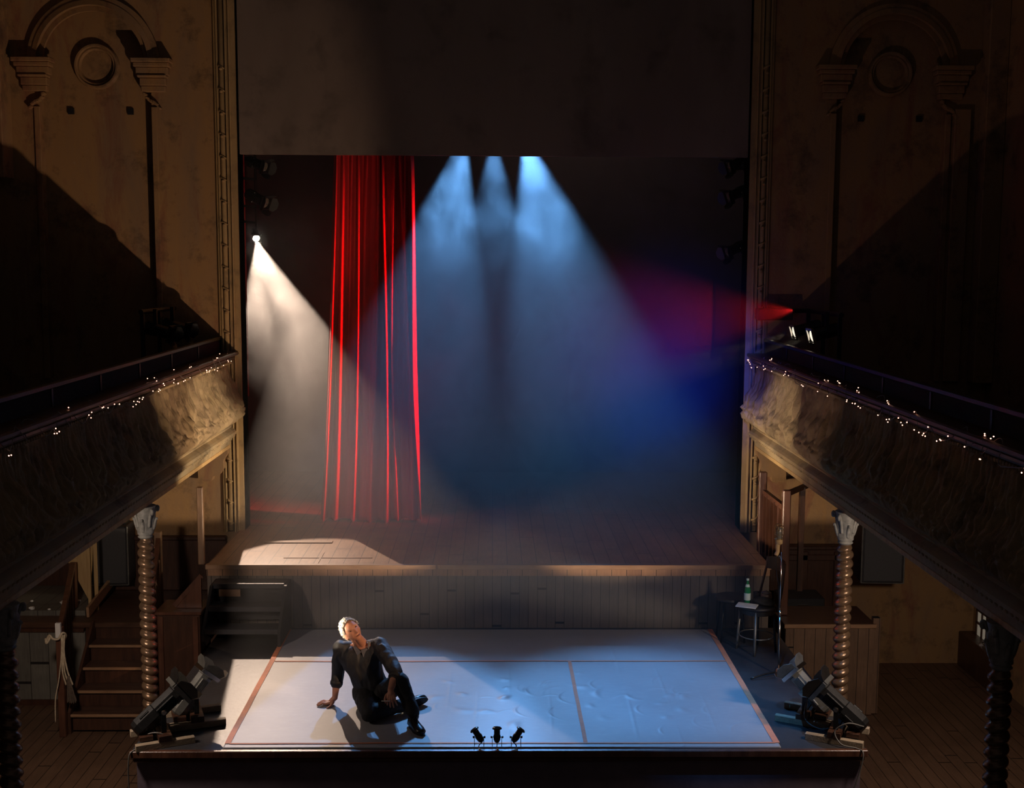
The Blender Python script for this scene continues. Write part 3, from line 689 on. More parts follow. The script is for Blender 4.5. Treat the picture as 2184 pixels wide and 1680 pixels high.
# ---------------------------------------------------------------- steps, stairs, crates and props
def polyplate(bm,pts,d):
    """flat plate: 3D polygon pushed by vector d"""
    A=[bm.verts.new(p) for p in pts]; B=[bm.verts.new(Vector(p)+Vector(d)) for p in pts]; n=len(pts)
    for k in range(n): bm.faces.new((A[k],A[(k+1)%n],B[(k+1)%n],B[k]))
    bm.faces.new(A[::-1]); bm.faces.new(B)
t=thing('stage_steps','small black open steps up to the left end of the stage','steps',(-2.6,12.2,ZT),world=True)
for y,z in((12.02,1.195),(12.20,1.385),(12.42,1.575)):
    bm=NB(); bx(bm,-3.02,-2.25,y-.02,y+.20,z-.055,z,.004); obj('tread',bm,'deck_black',t)
for x in(-3.045,-2.25):
    bm=NB(); polyplate(bm,[(x,11.97,ZT+.001),(x,11.97,1.16),(x,12.38,1.56),(x,YR+.015,1.56),(x,YR+.015,ZT+.001)],(.03,0,0)); obj('side_board',bm,'black_paint',t)
bm=NB(); bx(bm,-3.0,-2.26,12.5,12.52,1.15,1.5); obj('back_board',bm,'black_paint',t)
bm=NB(); bx(bm,-2.95,-2.72,12.385,12.398,1.44,1.515); obj('patch_board',bm,'edge_wood',t)

# tall corner post of the stage, left
bm=NB(); bx(bm,-3.235,-3.17,12.66,12.72,ZS,2.58,.006); tag(obj('post',bm,'post_wood'),'upright wooden post at the left front corner of the stage','post')
# side landing with the staircase
t=thing('side_landing','dark side landing at stage left with dusty scattered paper on top','landing',(-5,13.6,0),world=True)
bm=NB(); bx(bm,-5.98,-3.2,12.99,14.33,.90,.96); obj('top_boards',bm,'tread_wood',t)
bm=NB(); bx(bm,-5.98,-4.62,12.99,13.03,.0,.89); obj('front_panel',bm,'panel_boards',t)
bm=NB(); bx(bm,-5.98,-4.62,12.96,12.99,.0,.06); obj('bottom_rail',bm,'dark_wood',t)
bm=NB(); bx(bm,-5.98,-4.62,12.95,13.03,.86,.90); obj('top_rail',bm,'dark_wood',t)
bm=NB(); bx(bm,-4.62,-3.2,13.02,13.06,.0,.89); obj('riser_panel',bm,'dark_wood',t)
bm=NB(); bx(bm,-5.98,-4.70,13.25,14.33,.96,1.02); 
obj('dust_sheet',bm,'panel_boards',t)
rn=random.Random(11)
for k,(x,y,sz) in enumerate(((-5.33,13.30,.055),(-5.05,13.52,.06),(-5.12,13.28,.03),(-4.90,13.62,.035),(-5.45,13.60,.03),(-4.86,13.32,.03),(-5.0,14.15,.04))):
    bm=NB(); bmesh.ops.create_icosphere(bm,subdivisions=2,radius=sz*.6)
    for v in bm.verts: v.co*=1+.45*noise.noise(v.co*38+Vector((k*3,0,0))); v.co.z*=.6
    o=obj('crumpled_paper',bm,'paper'); o.location=(x,y,1.02+sz*.26); o.rotation_euler=(0,0,k)
    tag(o,'crumpled scrap of pale paper on the dusty side landing','paper','crumpled papers on the left landing')
t=thing('staircase','dark wooden staircase with pale nosings, rope tied to its rail post','stairs',(-4.1,12.6,0),world=True)
for k in range(5):
    y=12.14+.21*k; z=.215+.185*k
    if k==4: break
    bm=NB(); bx(bm,-4.50,-3.74,y,y+.24,z-.03,z,.004); tr=obj('tread',bm,'tread_wood',t)
    bm=NB(); bx(bm,-4.50,-3.74,y-.012,y+.012,z-.028,z+.002,.004); sub('nosing',bm,'edge_wood',tr);  # paler strip along the front edge of each tread
    bm=NB(); bx(bm,-4.49,-3.75,y+.03,y+.045,z-.185,z-.03); obj('riser',bm,'dark_wood',t)
for x in(-4.53,-3.74):
    bm=NB(); polyplate(bm,[(x,12.13,0.0),(x,12.13,.24),(x,12.95,.99),(x,12.985,.99),(x,12.985,0)],(.03,0,0)); obj('stringer',bm,'dark_wood',t)
for x,y,z0,z1 in((-4.56,12.08,0,1.20),(-4.86,13.35,1.022,1.56)):
    bm=NB(); bx(bm,x-.035,x+.035,y-.035,y+.035,z0,z1,.006); obj('newel_post',bm,'red_wood',t)
bm=NB(); bar(bm,(-4.56,12.08,1.16),(-4.86,13.36,1.53),.05,.07); obj('handrail',bm,'red_wood',t)
for k in range(5):
    q=(k+1)/6; x=-4.56-.30*q; y=12.08+1.27*q; bm=NB(); bx(bm,x-.016,x+.016,y-.016,y+.016,(.05 if y<12.95 else .97),1.14+.37*q); obj('baluster',bm,'dark_wood',t)
bm=NB(); bx(bm,-3.875,-3.80,13.22,13.29,.96,1.95,.006); obj('newel_post',bm,'post_wood',t)
bm=NB(); bar(bm,(-3.83,13.24,1.86),(-3.70,12.25,1.08),.05,.06); obj('handrail',bm,'red_wood',t)
for k in range(3):
    q=(k+.6)/3.4; bm=NB(); bar(bm,(-3.83+.12*q,13.20-.95*q,.95-.6*q),(-3.83+.12*q,13.20-.95*q,1.80-.72*q),.03,.09); obj('baluster',bm,'post_wood',t)
bm=NB(); bar(bm,(-4.60,13.05,1.06),(-4.66,14.25,1.16),.03,.12); tag(obj('skirting_board',bm,'edge_wood'),'sloping board edging the landing behind the staircase','board')
# pale box and rope on the newel
bm=NB(); bx(bm,-4.58,-4.525,12.005,12.045,1.10,1.26,.004); tag(obj('switch_box',bm,'white_plastic'),'small white box fixed on top of the stair newel post','box')
bm=NB(); tube(bm,curve([(-4.68,12.02,1.07),(-4.64,12.01,1.13),(-4.60,11.99,1.10),(-4.54,11.985,1.10),(-4.50,12.0,1.16),(-4.485,12.05,1.12),(-4.52,12.1,1.05)],8),.012,8)
tube(bm,curve([(-4.69,12.03,1.09),(-4.67,12.0,1.05),(-4.64,12.01,1.10),(-4.66,12.03,1.12)],6),.013,8)
for dx in(0,.02,-.015): tube(bm,curve([(-4.50+dx,12.0,1.14),(-4.50+dx*.5,11.995,.95),(-4.49+dx*1.5,11.99,.75),(-4.45+dx*2,11.99,.60)],8),.009,7)
tube(bm,curve([(-4.51,12.0,1.1),(-4.52,11.99,.9),(-4.55,11.98,.66),(-4.59,11.97,.45),(-4.60,11.97,.2)],8),.007,7)
tag(obj('rope',bm,'rope_fibre',None,smooth=True),'pale rope knotted round the stair newel post and hanging down','rope')
bm=NB(); 
for k in range(46):
    a=rn.uniform(0,2*PI); r0=.018*rn.random()**.5; r1=.055*rn.random()**.5
    tube(bm,[(-4.45+r0*math.cos(a),11.985+r0*math.sin(a),.64),(-4.425+r1*math.cos(a),11.98+r1*math.sin(a)*.6,.40+rn.uniform(0,.04))],.0035,4)
lathe(bm,[(.014,.62),(.02,.60),(.02,.66),(.012,.70)],10,Matrix.Translation((-4.45,11.985,0)))
tag(obj('hand_brush',bm,'straw'),'straw hand brush hanging from the rope beside the stairs','brush')
# raw timber brace and post behind
t=thing('timber_brace','raw yellow timber brace panel and posts under the left balcony','brace',(-4.8,13.5,1),world=True)
bm=NB(); polyplate(bm,[(-5.12,13.5,2.0),(-4.66,13.5,2.0),(-4.70,13.5,1.42),(-4.74,13.5,1.07),(-5.0,13.5,1.60)],(0,.03,0)); obj('panel',bm,'raw_wood',t)
for x in(-4.715,-4.64): bm=NB(); bx(bm,x-.018,x+.018,13.46,13.50,.96,2.75,.003); obj('post',bm,'raw_wood',t)
# dark pedestal between the staircase and the platform
t=thing('pedestal_box','dark red panelled pedestal box between staircase and steps','box',(-3.35,12.7,0),world=True)
bm=NB(); bx(bm,-3.66,-3.19,12.50,12.95,.01,1.20,.006); obj('body',bm,'dark_wood',t)
bm=NB(); bx(bm,-3.68,-3.17,12.48,12.97,1.20,1.235,.006); obj('top',bm,'red_wood',t)
for x in(-3.62,-3.24): bm=NB(); bx(bm,x-.03,x+.03,12.485,12.50,.05,1.18,.004); obj('stile',bm,'red_wood',t)
bm=NB(); bar(bm,(-3.50,12.62,1.27),(-3.20,12.66,1.60),.03,.05); polyplate(bm,[(-3.48,12.63,1.24),(-3.20,12.63,1.24),(-3.20,12.63,1.58)],(0,.03,0)); obj('side_cheek',bm,'red_wood',t)

# loudspeakers
def speaker(x,y,z,w_,h,rz,label,pale):
    t=thing('loudspeaker',label,'loudspeaker',(x,y,z),rz,world=False)
    bm=NB(); box(bm,(0,.0,0),(w_,.34,h),None,.012); obj('cabinet',bm,'black_paint',t)
    bm=NB(); box(bm,(0,-.176,0),(w_*.9,.012,h*.94),None,.006); obj('grille',bm,'speaker_grille',t)
    bm=NB()
    for sx in(-1,1): bx(bm,sx*w_/2-.008,sx*w_/2+.008,-.182,-.165,-h/2,h/2,.003)
    bx(bm,-w_/2,w_/2,-.182,-.165,-h/2-.004,-h/2+.008,.003); obj('rim',bm,'white_plastic' if pale else 'grey_metal',t)
    bm=NB(); bx(bm,-.03,.03,.10,.16,h/2,2.825-z); box(bm,(0,.05,h/2+.01),(w_*.8,.2,.02)); obj('hanging_bracket',bm,'black_metal',t)
speaker(-4.64,14.10,1.49,.45,.72,3,'grey-fronted loudspeaker with pale rim hung under the left balcony',False)
speaker(4.56,13.45,1.72,.49,.76,-3,'grey-fronted loudspeaker hung under the right balcony',False)

# right-hand side: gate, wainscot, crate, black case
t=thing('wooden_gate','dark wooden gate and posts at the right of the stage','gate',(3.2,13.3,ZS),world=True)
for x,y,z0,z1 in((3.195,13.60,.0,2.60),(3.325,12.98,1.056,2.50)):
    bm=NB(); bx(bm,x-.045,x+.045,y-.035,y+.035,z0,z1,.01); obj('post',bm,'red_wood',t)
for za,zb in((2.36,2.30),(1.62,1.60)): bm=NB(); bar(bm,(3.21,13.6,za),(3.30,13.0,zb),.05,.06); obj('rail',bm,'red_wood',t)
for k in range(5):
    q=(k+.7)/5.5; bm=NB(); x=3.21+.09*q; y=13.6-.6*q; bar(bm,(x,y,1.62),(x,y,2.35-.05*q),.012,.075); obj('slat',bm,'red_wood',t)
bm=NB(); bar(bm,(3.30,13.0,2.44),(3.95,13.9,2.44),.05,.05); bx(bm,3.60,3.66,13.43,13.49,1.2,2.44); obj('side_rail',bm,'dark_wood',t)
bm=NB()
bx(bm,3.4,4.36,14.24,14.36,.0,1.50,.01); bx(bm,3.4,4.38,14.21,14.36,1.50,1.55,.01)
for x in(3.5,3.9,4.3): bx(bm,x-.04,x+.04,14.22,14.25,.05,1.48,.01)
bx(bm,3.4,4.36,14.22,14.25,1.36,1.44,.01); struct('trim_14',bm,'dark_wood')
bm=NB(); bx(bm,-3.3,-6.0,14.30,14.36,.96,1.60,.01); bx(bm,-3.3,-6.0,14.27,14.36,1.60,1.65,.01); struct('trim_15',bm,'dark_wood')
bm=NB(); bx(bm,-6.0,-4.9,14.29,14.30,1.0,1.9)
t=thing('wooden_crate','tall plank box with a worn top edge behind the right column','box',(3.85,12.9,0),world=True)
bm.free(); bm=NB(); bx(bm,3.27,4.26,12.62,12.66,.01,1.02); bx(bm,4.22,4.26,12.66,13.3,.01,1.02); bx(bm,3.27,3.31,12.66,13.3,.01,1.02); obj('sides',bm,'crate_boards',t)
bm=NB(); bx(bm,3.25,4.28,12.60,13.32,1.02,1.055,.006); obj('lid',bm,'edge_wood' if False else 'tread_wood',t)
bm=NB(); bx(bm,3.25,4.28,12.595,12.605,1.015,1.06,.003); obj('lid_edge',bm,'edge_wood',t)
bm=NB(); bx(bm,4.255,4.34,12.64,12.72,.01,1.12,.006); obj('corner_post',bm,'crate_boards',t)
t=thing('equipment_case','low black equipment case behind the plank box on the right','case',(3.72,13.65,0),world=True)
bm=NB(); bx(bm,3.46,3.99,13.62,14.0,.62,1.06,.012); bx(bm,3.46,3.99,13.62,14.0,.0,.60,.012); obj('body',bm,'black_paint',t)
bm=NB(); bx(bm,3.66,3.80,13.60,13.62,.96,.98,.003); obj('handle',bm,'chrome',t)
# leaded window low in the right wall
t=thing('window','small leaded window low in the right wall','window',(6.05,14.0,.7),world=True); del t['category']; del t['label']
t.name='window_1'; t['kind']='structure'
bm=NB(); bx(bm,6.07,6.10,13.72,14.16,.42,1.02); obj('pane',bm,'pane_lit',t,kind='structure')
bm=NB()
for y in(13.72,13.86,14.0,14.16): bx(bm,6.055,6.075,y-.014,y+.014,.42,1.02)
for z in(.42,.60,.76,.90,1.02): bx(bm,6.055,6.075,13.72,14.16,z-.014,z+.014)
obj('window_frame',bm,'dark_wood',t,kind='structure')
bm=NB(); box(bm,(5.98,13.66,.47),(.02,.12,.05),M3(30,20,40),.003); box(bm,(5.94,13.70,.455),(.015,.06,.04),M3(-30,10,60),.003)
tag(obj('metal_bracket',bm,'chrome'),'small glinting metal bracket below the leaded window on the right','bracket')
bm=NB(); bx(bm,5.90,6.1,13.3,14.3,.0,.44,.01); struct('trim_16',bm,'dark_wood')

# bentwood chair used as a side table, and what is on it
def chair(loc,rz,label):
    t=thing('cafe_chair',label,'chair',loc,rz)
    bm=NB(); lathe(bm,[(.0001,.465),(.175,.465),(.195,.472),(.20,.485),(.195,.498),(.17,.505),(.0001,.508)],32,None,False); obj('seat',bm,'black_paint',t,smooth=True,angle=50)
    bm=NB(); lathe(bm,[(.165,.42),(.185,.42),(.185,.466),(.165,.466),(.165,.42)],32,None,False); obj('apron',bm,'black_metal',t,smooth=True,angle=50)
    for a in(45,135,225,315):
        c_,s_=math.cos(R(a)),math.sin(R(a)); bm=NB()
        tube(bm,[(c_*.205,s_*.205,0),(c_*.195,s_*.195,.1),(c_*.17,s_*.17,.46)],[.011,.013,.016],10); obj('leg',bm,'grey_metal' if a>180 else 'black_metal',t,smooth=True)
    bm=NB(); n=40
    pts=[(.178*math.cos(2*PI*k/n),.178*math.sin(2*PI*k/n),.17) for k in range(n+1)]; tube(bm,pts,.007,6); obj('stretcher',bm,'grey_metal',t,smooth=True)
    for sx in(-1,1):
        bm=NB(); tube(bm,curve([(sx*.16,.13,.44),(sx*.155,.185,.62),(sx*.135,.235,.86),(sx*.13,.245,.93)],5),[.013]*16,8); obj('back_post',bm,'dark_wood',t,smooth=True)
    bm=NB(); n=12; 
    A=[[bm.verts.new((x_,.222+.03*(1-(x_/.14)**2)+dz*.08+dy,.83+dz+.02*(1-(x_/.14)**2)*(dz>0))) for x_ in[-.14+.28*i/n for i in range(n+1)]] for dz,dy in((0,0),(.12,0),(.12,.014),(0,.014))]
    for r_ in range(4):
        for i in range(n): bm.faces.new((A[r_][i],A[r_][i+1],A[(r_+1)%4][i+1],A[(r_+1)%4][i]))
    for i in(0,n): bm.faces.new([A[r_][i] for r_ in range(4)])
    obj('back_panel',bm,'dark_wood',t)
    return t
CH=(2.775,11.90,ZT); chair(CH,-62,'black bentwood chair with bottle, papers and pot on its seat')
ZC=ZT+.509
t=thing('stool','dark stool half hidden behind the laden chair','stool',(2.58,12.28,ZT))
bm=NB(); lathe(bm,[(.0001,.44),(.16,.44),(.18,.455),(.17,.475),(.0001,.48)],24,None,False); obj('seat',bm,'black_paint',t,smooth=True,angle=50)
for a in(45,135,225,315):
    bm=NB(); c_,s_=math.cos(R(a)),math.sin(R(a)); tube(bm,[(c_*.18,s_*.18,0),(c_*.14,s_*.14,.44)],.012,8); obj('leg',bm,'black_metal',t,smooth=True)
t=thing('glass_bottle','green glass bottle with pale label on the chair seat','bottle',(2.675,11.93,ZC))
bm=NB(); lathe(bm,[(.030,0),(.034,.004),(.034,.13),(.030,.155),(.018,.19),(.0125,.215),(.0125,.245)],20); obj('body',bm,'green_glass',t,smooth=True,angle=50)
bm=NB(); lathe(bm,[(.0348,.03),(.0348,.105)],20,None,False); obj('label_band',bm,'label_paper',t,smooth=True)
bm=NB(); lathe(bm,[(.0255,.170),(.0165,.198)],20,None,False); obj('neck_label',bm,'label_paper',t,smooth=True)
bm=NB(); lathe(bm,[(.0145,.238),(.0145,.256),(.012,.258),(.0001,.258)],14,None,False); obj('cap',bm,'label_paper',t,smooth=True)
bm=NB(); box(bm,(2.645,11.80,ZC+.006),(.21,.15,.010),M3(0,0,-24),.001); tag(obj('script_pages',bm,'paper'),'sheaf of white pages overhanging the front of the chair seat','papers')
t=thing('teapot','round dark metal pot with a lid on the chair seat','pot',(2.885,11.97,ZC))
bm=NB(); lathe(bm,[(.03,0),(.052,.02),(.060,.05),(.055,.078),(.044,.092)],22); obj('body',bm,'clay',t,smooth=True,angle=60)
bm=NB(); lathe(bm,[(.050,.090),(.052,.096),(.03,.108),(.006,.112),(.006,.120),(.0001,.122)],22,None,False); obj('lid',bm,'grey_metal',t,smooth=True,angle=50)
bm=NB(); lathe(bm,[(.034,0),(.036,.002),(.038,.085),(.034,.085),(.033,.01),(.0001,.01)],18,Matrix.Translation((2.80,12.03,ZC)),False); tag(obj('mug',bm,'black_paint',None,smooth=True,angle=50),'black mug behind the bottle on the chair seat','mug')
bm=NB(); bmesh.ops.create_icosphere(bm,subdivisions=4,radius=.085)
for v in bm.verts: v.co*=1+.35*noise.noise(v.co*14); v.co.z=max(v.co.z*.55,-.03); v.co.x*=1.35
o=obj('black_cloth_bundle',bm,'black_cloth',None,smooth=True); o.location=(2.835,11.86,ZC+.031); tag(o,'crumpled black cloth heaped at the front of the chair seat','cloth')

# caged lamp on a thin stand
t=thing('caged_lamp_stand','unlit caged inspection lamp on a tall thin stand on the right','lamp',(2.83,11.15,ZT),world=True)
bm=NB(); lathe(bm,[(.012,.0),(.036,.012),(.040,.035),(.026,.06),(.014,.075)],16,Matrix.Translation((2.83,11.15,ZT))); obj('hub',bm,'copper',t,smooth=True)
for k,(x,y) in enumerate(((2.53,11.03),(3.02,10.88),(2.94,11.48))):
    bm=NB(); tube(bm,curve([(2.83,11.15,ZT+.04),((2.83+x)/2,(11.15+y)/2,ZT+.035),(x,y,ZT+.012)],4),.009,8); obj('leg',bm,'copper' if k==1 else 'black_metal',t,smooth=True)
bm=NB(); tube(bm,[(2.83,11.15,ZT+.07),(2.826,11.15,1.63)],.0095,10); tube(bm,[(2.826,11.15,1.60),(2.824,11.15,1.66)],.013,10); tube(bm,[(2.825,11.15,1.65),(2.826,11.15,2.245)],.0065,10); obj('pole',bm,'chrome',t,smooth=True)
bm=NB(); tube(bm,curve([(2.79,11.12,2.205),(2.805,11.13,2.215),(2.822,11.15,2.17)],5),.005,7); obj('arm',bm,'chrome',t,smooth=True)
bm=NB(); tube(bm,curve([(2.757,11.10,2.225),(2.775,11.11,2.26),(2.775,11.115,2.31),(2.785,11.12,2.36)],5),[.020]*8+[.022]*8,12); 
lathe(bm,[(.024,.0),(.036,.012),(.036,.05),(.030,.06)],16,Matrix.Translation((2.787,11.12,2.33))); obj('holder',bm,'raw_wood',t,smooth=True)
bm=NB(); lathe(bm,[(.030,.0),(.030,.095),(.022,.115),(.0001,.122)],18,Matrix.Translation((2.787,11.12,2.385)),False); obj('glass',bm,'clear_glass',t,smooth=True)
bm=NB(); lathe(bm,[(.008,0),(.012,.02),(.018,.05),(.010,.068),(.0001,.072)],14,Matrix.Translation((2.787,11.12,2.385))); obj('bulb',bm,'white_plastic',t,smooth=True)
bm=NB()
for k in range(6):
    a=2*PI*k/6; tube(bm,curve([(2.787+.04*math.cos(a),11.12+.04*math.sin(a),2.38),(2.787+.042*math.cos(a),11.12+.042*math.sin(a),2.50),(2.787+.03*math.cos(a),11.12+.03*math.sin(a),2.525),(2.787,11.12,2.53)],4),.0024,5)
for z in(2.385,2.43,2.475,2.51): tube(bm,[(2.787+.042*math.cos(2*PI*k/24),11.12+.042*math.sin(2*PI*k/24),z) for k in range(25)],.0022,5)
obj('cage',bm,'brass',t,smooth=True)
bm=NB(); tube(bm,curve([(2.757,11.10,2.22),(2.77,11.10,2.05),(2.80,11.13,1.9),(2.815,11.14,1.5),(2.82,11.14,1.2),(2.86,11.13,1.05),(2.98,11.02,1.02),(3.0,10.7,1.012)],8),.004,6); obj('cord',bm,'black_metal',t,smooth=True)

# ---------------------------------------------------------------- the seated man
def cap_(bm,a,ra,b_,rb,n=18,fl=None):
    """tapered capsule; fl=(axis vector, factor) flattens it"""
    a,b_=Vector(a),Vector(b_); d=b_-a; L=d.length; prof=[]
    for k in range(6): q=PI/2*(1-k/6); prof.append((ra*math.cos(q),-ra*math.sin(q)))
    for k in range(7): q=k/6; prof.append((ra+(rb-ra)*q,L*q))
    for k in range(1,7): q=PI/2*k/6; prof.append((max(rb*math.cos(q),1e-4),L+rb*math.sin(q)))
    prof[0]=(1e-4,-ra)
    x,y=frame(d); z=d.normalized(); m=Matrix((x,y,z)).transposed().to_4x4()
    n0=len(bm.verts); lathe(bm,prof,n,Matrix.Translation(a)@m,True)
    if fl:
        bm.verts.ensure_lookup_table(); ax=Vector(fl[0]).normalized()
        for v in bm.verts[n0:]:
            t_=max(0,min(1,(v.co-a).dot(z)/L)) if L>1e-6 else 0; c=a+d*t_; o_=v.co-c; v.co=v.co-ax*o_.dot(ax)*(1-fl[1])
def chain(bm,pts,fl=None,n=18):
    for (a,ra),(b_,rb) in zip(pts,pts[1:]): cap_(bm,a,ra,b_,rb,n,fl)
def ell(bm,c,r_,mt_=None,seg=20):
    vs=bmesh.ops.create_uvsphere(bm,u_segments=seg,v_segments=seg//2+2,radius=1)['verts']
    bmesh.ops.scale(bm,vec=r_,verts=vs)
    if mt_ is not None: bmesh.ops.transform(bm,matrix=mt_,verts=vs)
    bmesh.ops.translate(bm,vec=c,verts=vs)
def fuse(name,bm,vox,m,parent,smooth_it=6,disp=None):
    me=bpy.data.meshes.new(name); bmesh.ops.recalc_face_normals(bm,faces=bm.faces[:]); bm.to_mesh(me); bm.free()
    o=bpy.data.objects.new(name,me); COL.objects.link(o)
    r_=o.modifiers.new('r','REMESH'); r_.mode='VOXEL'; r_.voxel_size=vox; r_.use_smooth_shade=True
    if smooth_it: s_=o.modifiers.new('s','SMOOTH'); s_.iterations=smooth_it; s_.factor=.5
    dg=bpy.context.evaluated_depsgraph_get(); dg.update(); nm=bpy.data.meshes.new_from_object(o.evaluated_get(dg)); 
    o.modifiers.clear(); o.data=nm; bpy.data.meshes.remove(me)
    if disp:
        nn=[v.normal.copy() for v in nm.vertices]
        for v,n_ in zip(nm.vertices,nn): v.co+=n_*disp(v.co)
    nm.materials.clear(); nm.materials.append(MT[m]); nm.shade_smooth(); nm.name=name
    if parent is not None:
        o.parent=parent
        if parent.type=='EMPTY': o.matrix_parent_inverse=Matrix.Translation(-Vector(parent['_w']))
    return o
V=Vector
man=thing('person','silver-haired man in dark jacket and trousers seated on the mat looking up','person',(-1.08,10.2,ZT+.012),world=True)
N_=V((-1.195,10.33,1.60)); H_=V((-1.262,10.235,1.752))
SR_=V((-1.375,10.37,1.545)); SL_=V((-1.015,10.27,1.605))
ER=V((-1.415,10.43,1.29)); WR=V((-1.436,10.375,1.075))
EL=V((-.838,9.985,1.455)); WL=V((-.880,9.850,1.345))
PV=V((-1.08,10.34,1.15)); BE=V((-1.13,10.33,1.30)); CHs=V((-1.19,10.31,1.46))
HR=V((-1.15,10.30,1.125)); HL=V((-1.0,10.30,1.135))
KL=V((-.805,9.955,1.385)); AL=V((-.672,9.83,1.115)); KR=V((-1.07,9.93,1.105)); AR=V((-.76,10.20,1.085))
upv=V((-.62,.02,.80)).normalized(); lf=V((.62,.55,.56)); lf=(lf-upv*lf.dot(upv)).normalized(); fwv=lf.cross(upv).normalized(); rgt=-lf
HM=Matrix((rgt,fwv,upv)).transposed().to_4x4(); HM.translation=H_
def G(x,s_): return math.exp(-(x/s_)**2)
def head_pt(d):
    x,y,z=d
    px_,py_,pz_=.074*x,.093*y,.115*z
    if z<0:
        k=-z; px_*=1-.30*k**1.6; py_=py_*(1-.20*k) if y<0 else py_*(1-.06*k)
        if y<0: pz_*=1-.25*(-y)
    if z>.15 and y>0: py_*=1+.05*G(z-.45,.3)
    f=max(0,y)
    # features on the face side
    py_+=f*(.024*G(px_,.0125)*max(0,min(1,(.030-pz_)/.050))*(1 if pz_>-.030 else G(pz_+.030,.006)))
    py_+=f*.005*G(px_,.019)*G(pz_+.030,.008)
    py_-=f*(.013*G(abs(px_)-.032,.014)*G(pz_-.012,.011))
    py_+=f*(.0045*G(abs(px_)-.026,.022)*G(pz_-.034,.010))
    py_+=f*(.007*G(abs(px_)-.045,.016)*G(pz_+.020,.018))
    py_+=f*(.007*G(px_,.022)*(G(pz_+.053,.006)+.9*G(pz_+.069,.007)))-f*.007*G(px_,.022)*G(pz_+.061,.0035)
    py_-=f*.005*G(px_,.03)*G(pz_+.082,.007)
    py_+=f*.012*G(px_,.024)*G(pz_+.100,.014)
    py_-=f*.004*G(abs(px_)-.034,.006)*G(pz_+.045,.022)
    return V((px_,py_,pz_))
bm=NB()
n0=0; bmesh.ops.create_uvsphere(bm,u_segments=110,v_segments=90,radius=1)
for v in bm.verts: v.co=head_pt(v.co)
bmesh.ops.transform(bm,matrix=HM,verts=bm.verts[:])
for s_ in(-1,1):   # ears
    c=HM@V((s_*.073,-.008,-.008)); ell(bm,c,(.007,.018,.032),HM.to_3x3().to_4x4()@M3(-12,0,s_*22)); ell(bm,HM@V((s_*.072,-.002,-.036)),(.007,.009,.011))
hb=H_-upv*.07-fwv*.015
chain(bm,[(hb,.052),(N_+(hb-N_)*.3,.054),(N_,.062)])
chain(bm,[(H_-upv*.075+fwv*.035,.035),(N_+V((.02,-.03,.02)),.045)])
chain(bm,[(SR_,.045),(N_-V((0,0,.045)),.055),(SL_,.045)]); chain(bm,[(N_-V((0,0,.07)),.07),(CHs,.095),(BE,.09),(PV,.10)])
chain(bm,[(SR_,.05),(ER,.040),(ER+(WR-ER)*.35,.039),(WR,.025)],None,16)
chain(bm,[(SL_,.05),(EL,.041),(EL+(WL-EL)*.4,.040),(WL,.026)],None,16)
chain(bm,[(HR,.085),(KR,.055),(KR+(AR-KR)*.35,.055),(AR,.036)]); chain(bm,[(HL,.085),(KL,.056),(KL+(AL-KL)*.35,.055),(AL,.036)])
# right hand flat on the mat, fingers spread away from the body
zt=ZT+.022
def finger(pts,r0): 
    n=len(pts); chain(bm,[(p,r0*(1-.28*i/(n-1))) for i,p in enumerate(pts)],None,12)
cap_(bm,WR,.026,(-1.470,10.368,zt+.022),.024,14); 
for dy in(-.026,-.009,.009,.026): cap_(bm,(-1.455,10.365+dy*.6,zt+.018),.019,(-1.513,10.365+dy*1.15,zt+.010),.0125,12)
for dy,L,sp in((-.030,.074,-.016),(-.010,.082,-.004),(.010,.078,.010),(.030,.062,.026)):
    b0=V((-1.513,10.365+dy,zt+.010)); finger([b0,b0+V((-L*.42,sp*.45,.006)),b0+V((-L*.74,sp*.8,-.004)),b0+V((-L,sp,-.012))],.0098)
finger([V((-1.452,10.345,zt+.020)),V((-1.462,10.312,zt+.004)),V((-1.478,10.290,zt-.004)),V((-1.494,10.276,zt-.010))],.0122)
# left hand hanging over the knee
cap_(bm,WL,.026,(-.872,9.832,1.318),.027,14)
kn=[V((-.899,9.815,1.283)),V((-.880,9.806,1.279)),V((-.860,9.803,1.280)),V((-.841,9.806,1.286))]
for k_ in kn: cap_(bm,(-.872+(k_.x+.87)*.5,9.83,1.320),.018,k_,.0130,12)
tips=[(-.008,.016,-.066),(.000,.016,-.078),(.010,.015,-.080),(.020,.012,-.066)]
for k_,tp in zip(kn,tips):
    tp=V(tp); finger([k_,k_+tp*.45+V((0,-.010,0)),k_+tp*.75+V((0,-.006,0)),k_+tp+V((0,.004,0))],.0095)
finger([V((-.892,9.845,1.325)),V((-.920,9.835,1.300)),V((-.928,9.818,1.275)),V((-.920,9.802,1.252))],.0115)
body=fuse('body',bm,.0032,'skin',man,3)
body['label']='warm lit face, forearms and hands'
# eyes, eyebrows, mouth line
for s_ in(-1,1):
    bm=NB(); ell(bm,HM@V((s_*.031,.0755,.012)),(.0085,.0085,.0055),HM.to_3x3().to_4x4(),14); sub_=obj('eye',bm,'dark_eye',man,smooth=True)
    bm=NB(); tube(bm,[HM@V((s_*(.016+.009*k),.0865-.0022*k*k*.6,.030+.004*math.sin(k*.9))) for k in range(5)],[.0015,.003,.003,.0028,.0012],6); obj('eyebrow',bm,'grey_hair',man,smooth=True)
bm=NB(); tube(bm,[HM@V((-.020+.01*k,.0905-.0022*(k-2)**2,-.0615+.0004*(k-2)**2)) for k in range(5)],[.001,.0035,.0048,.0035,.001],6); obj('lips',bm,'lip',man,smooth=True)
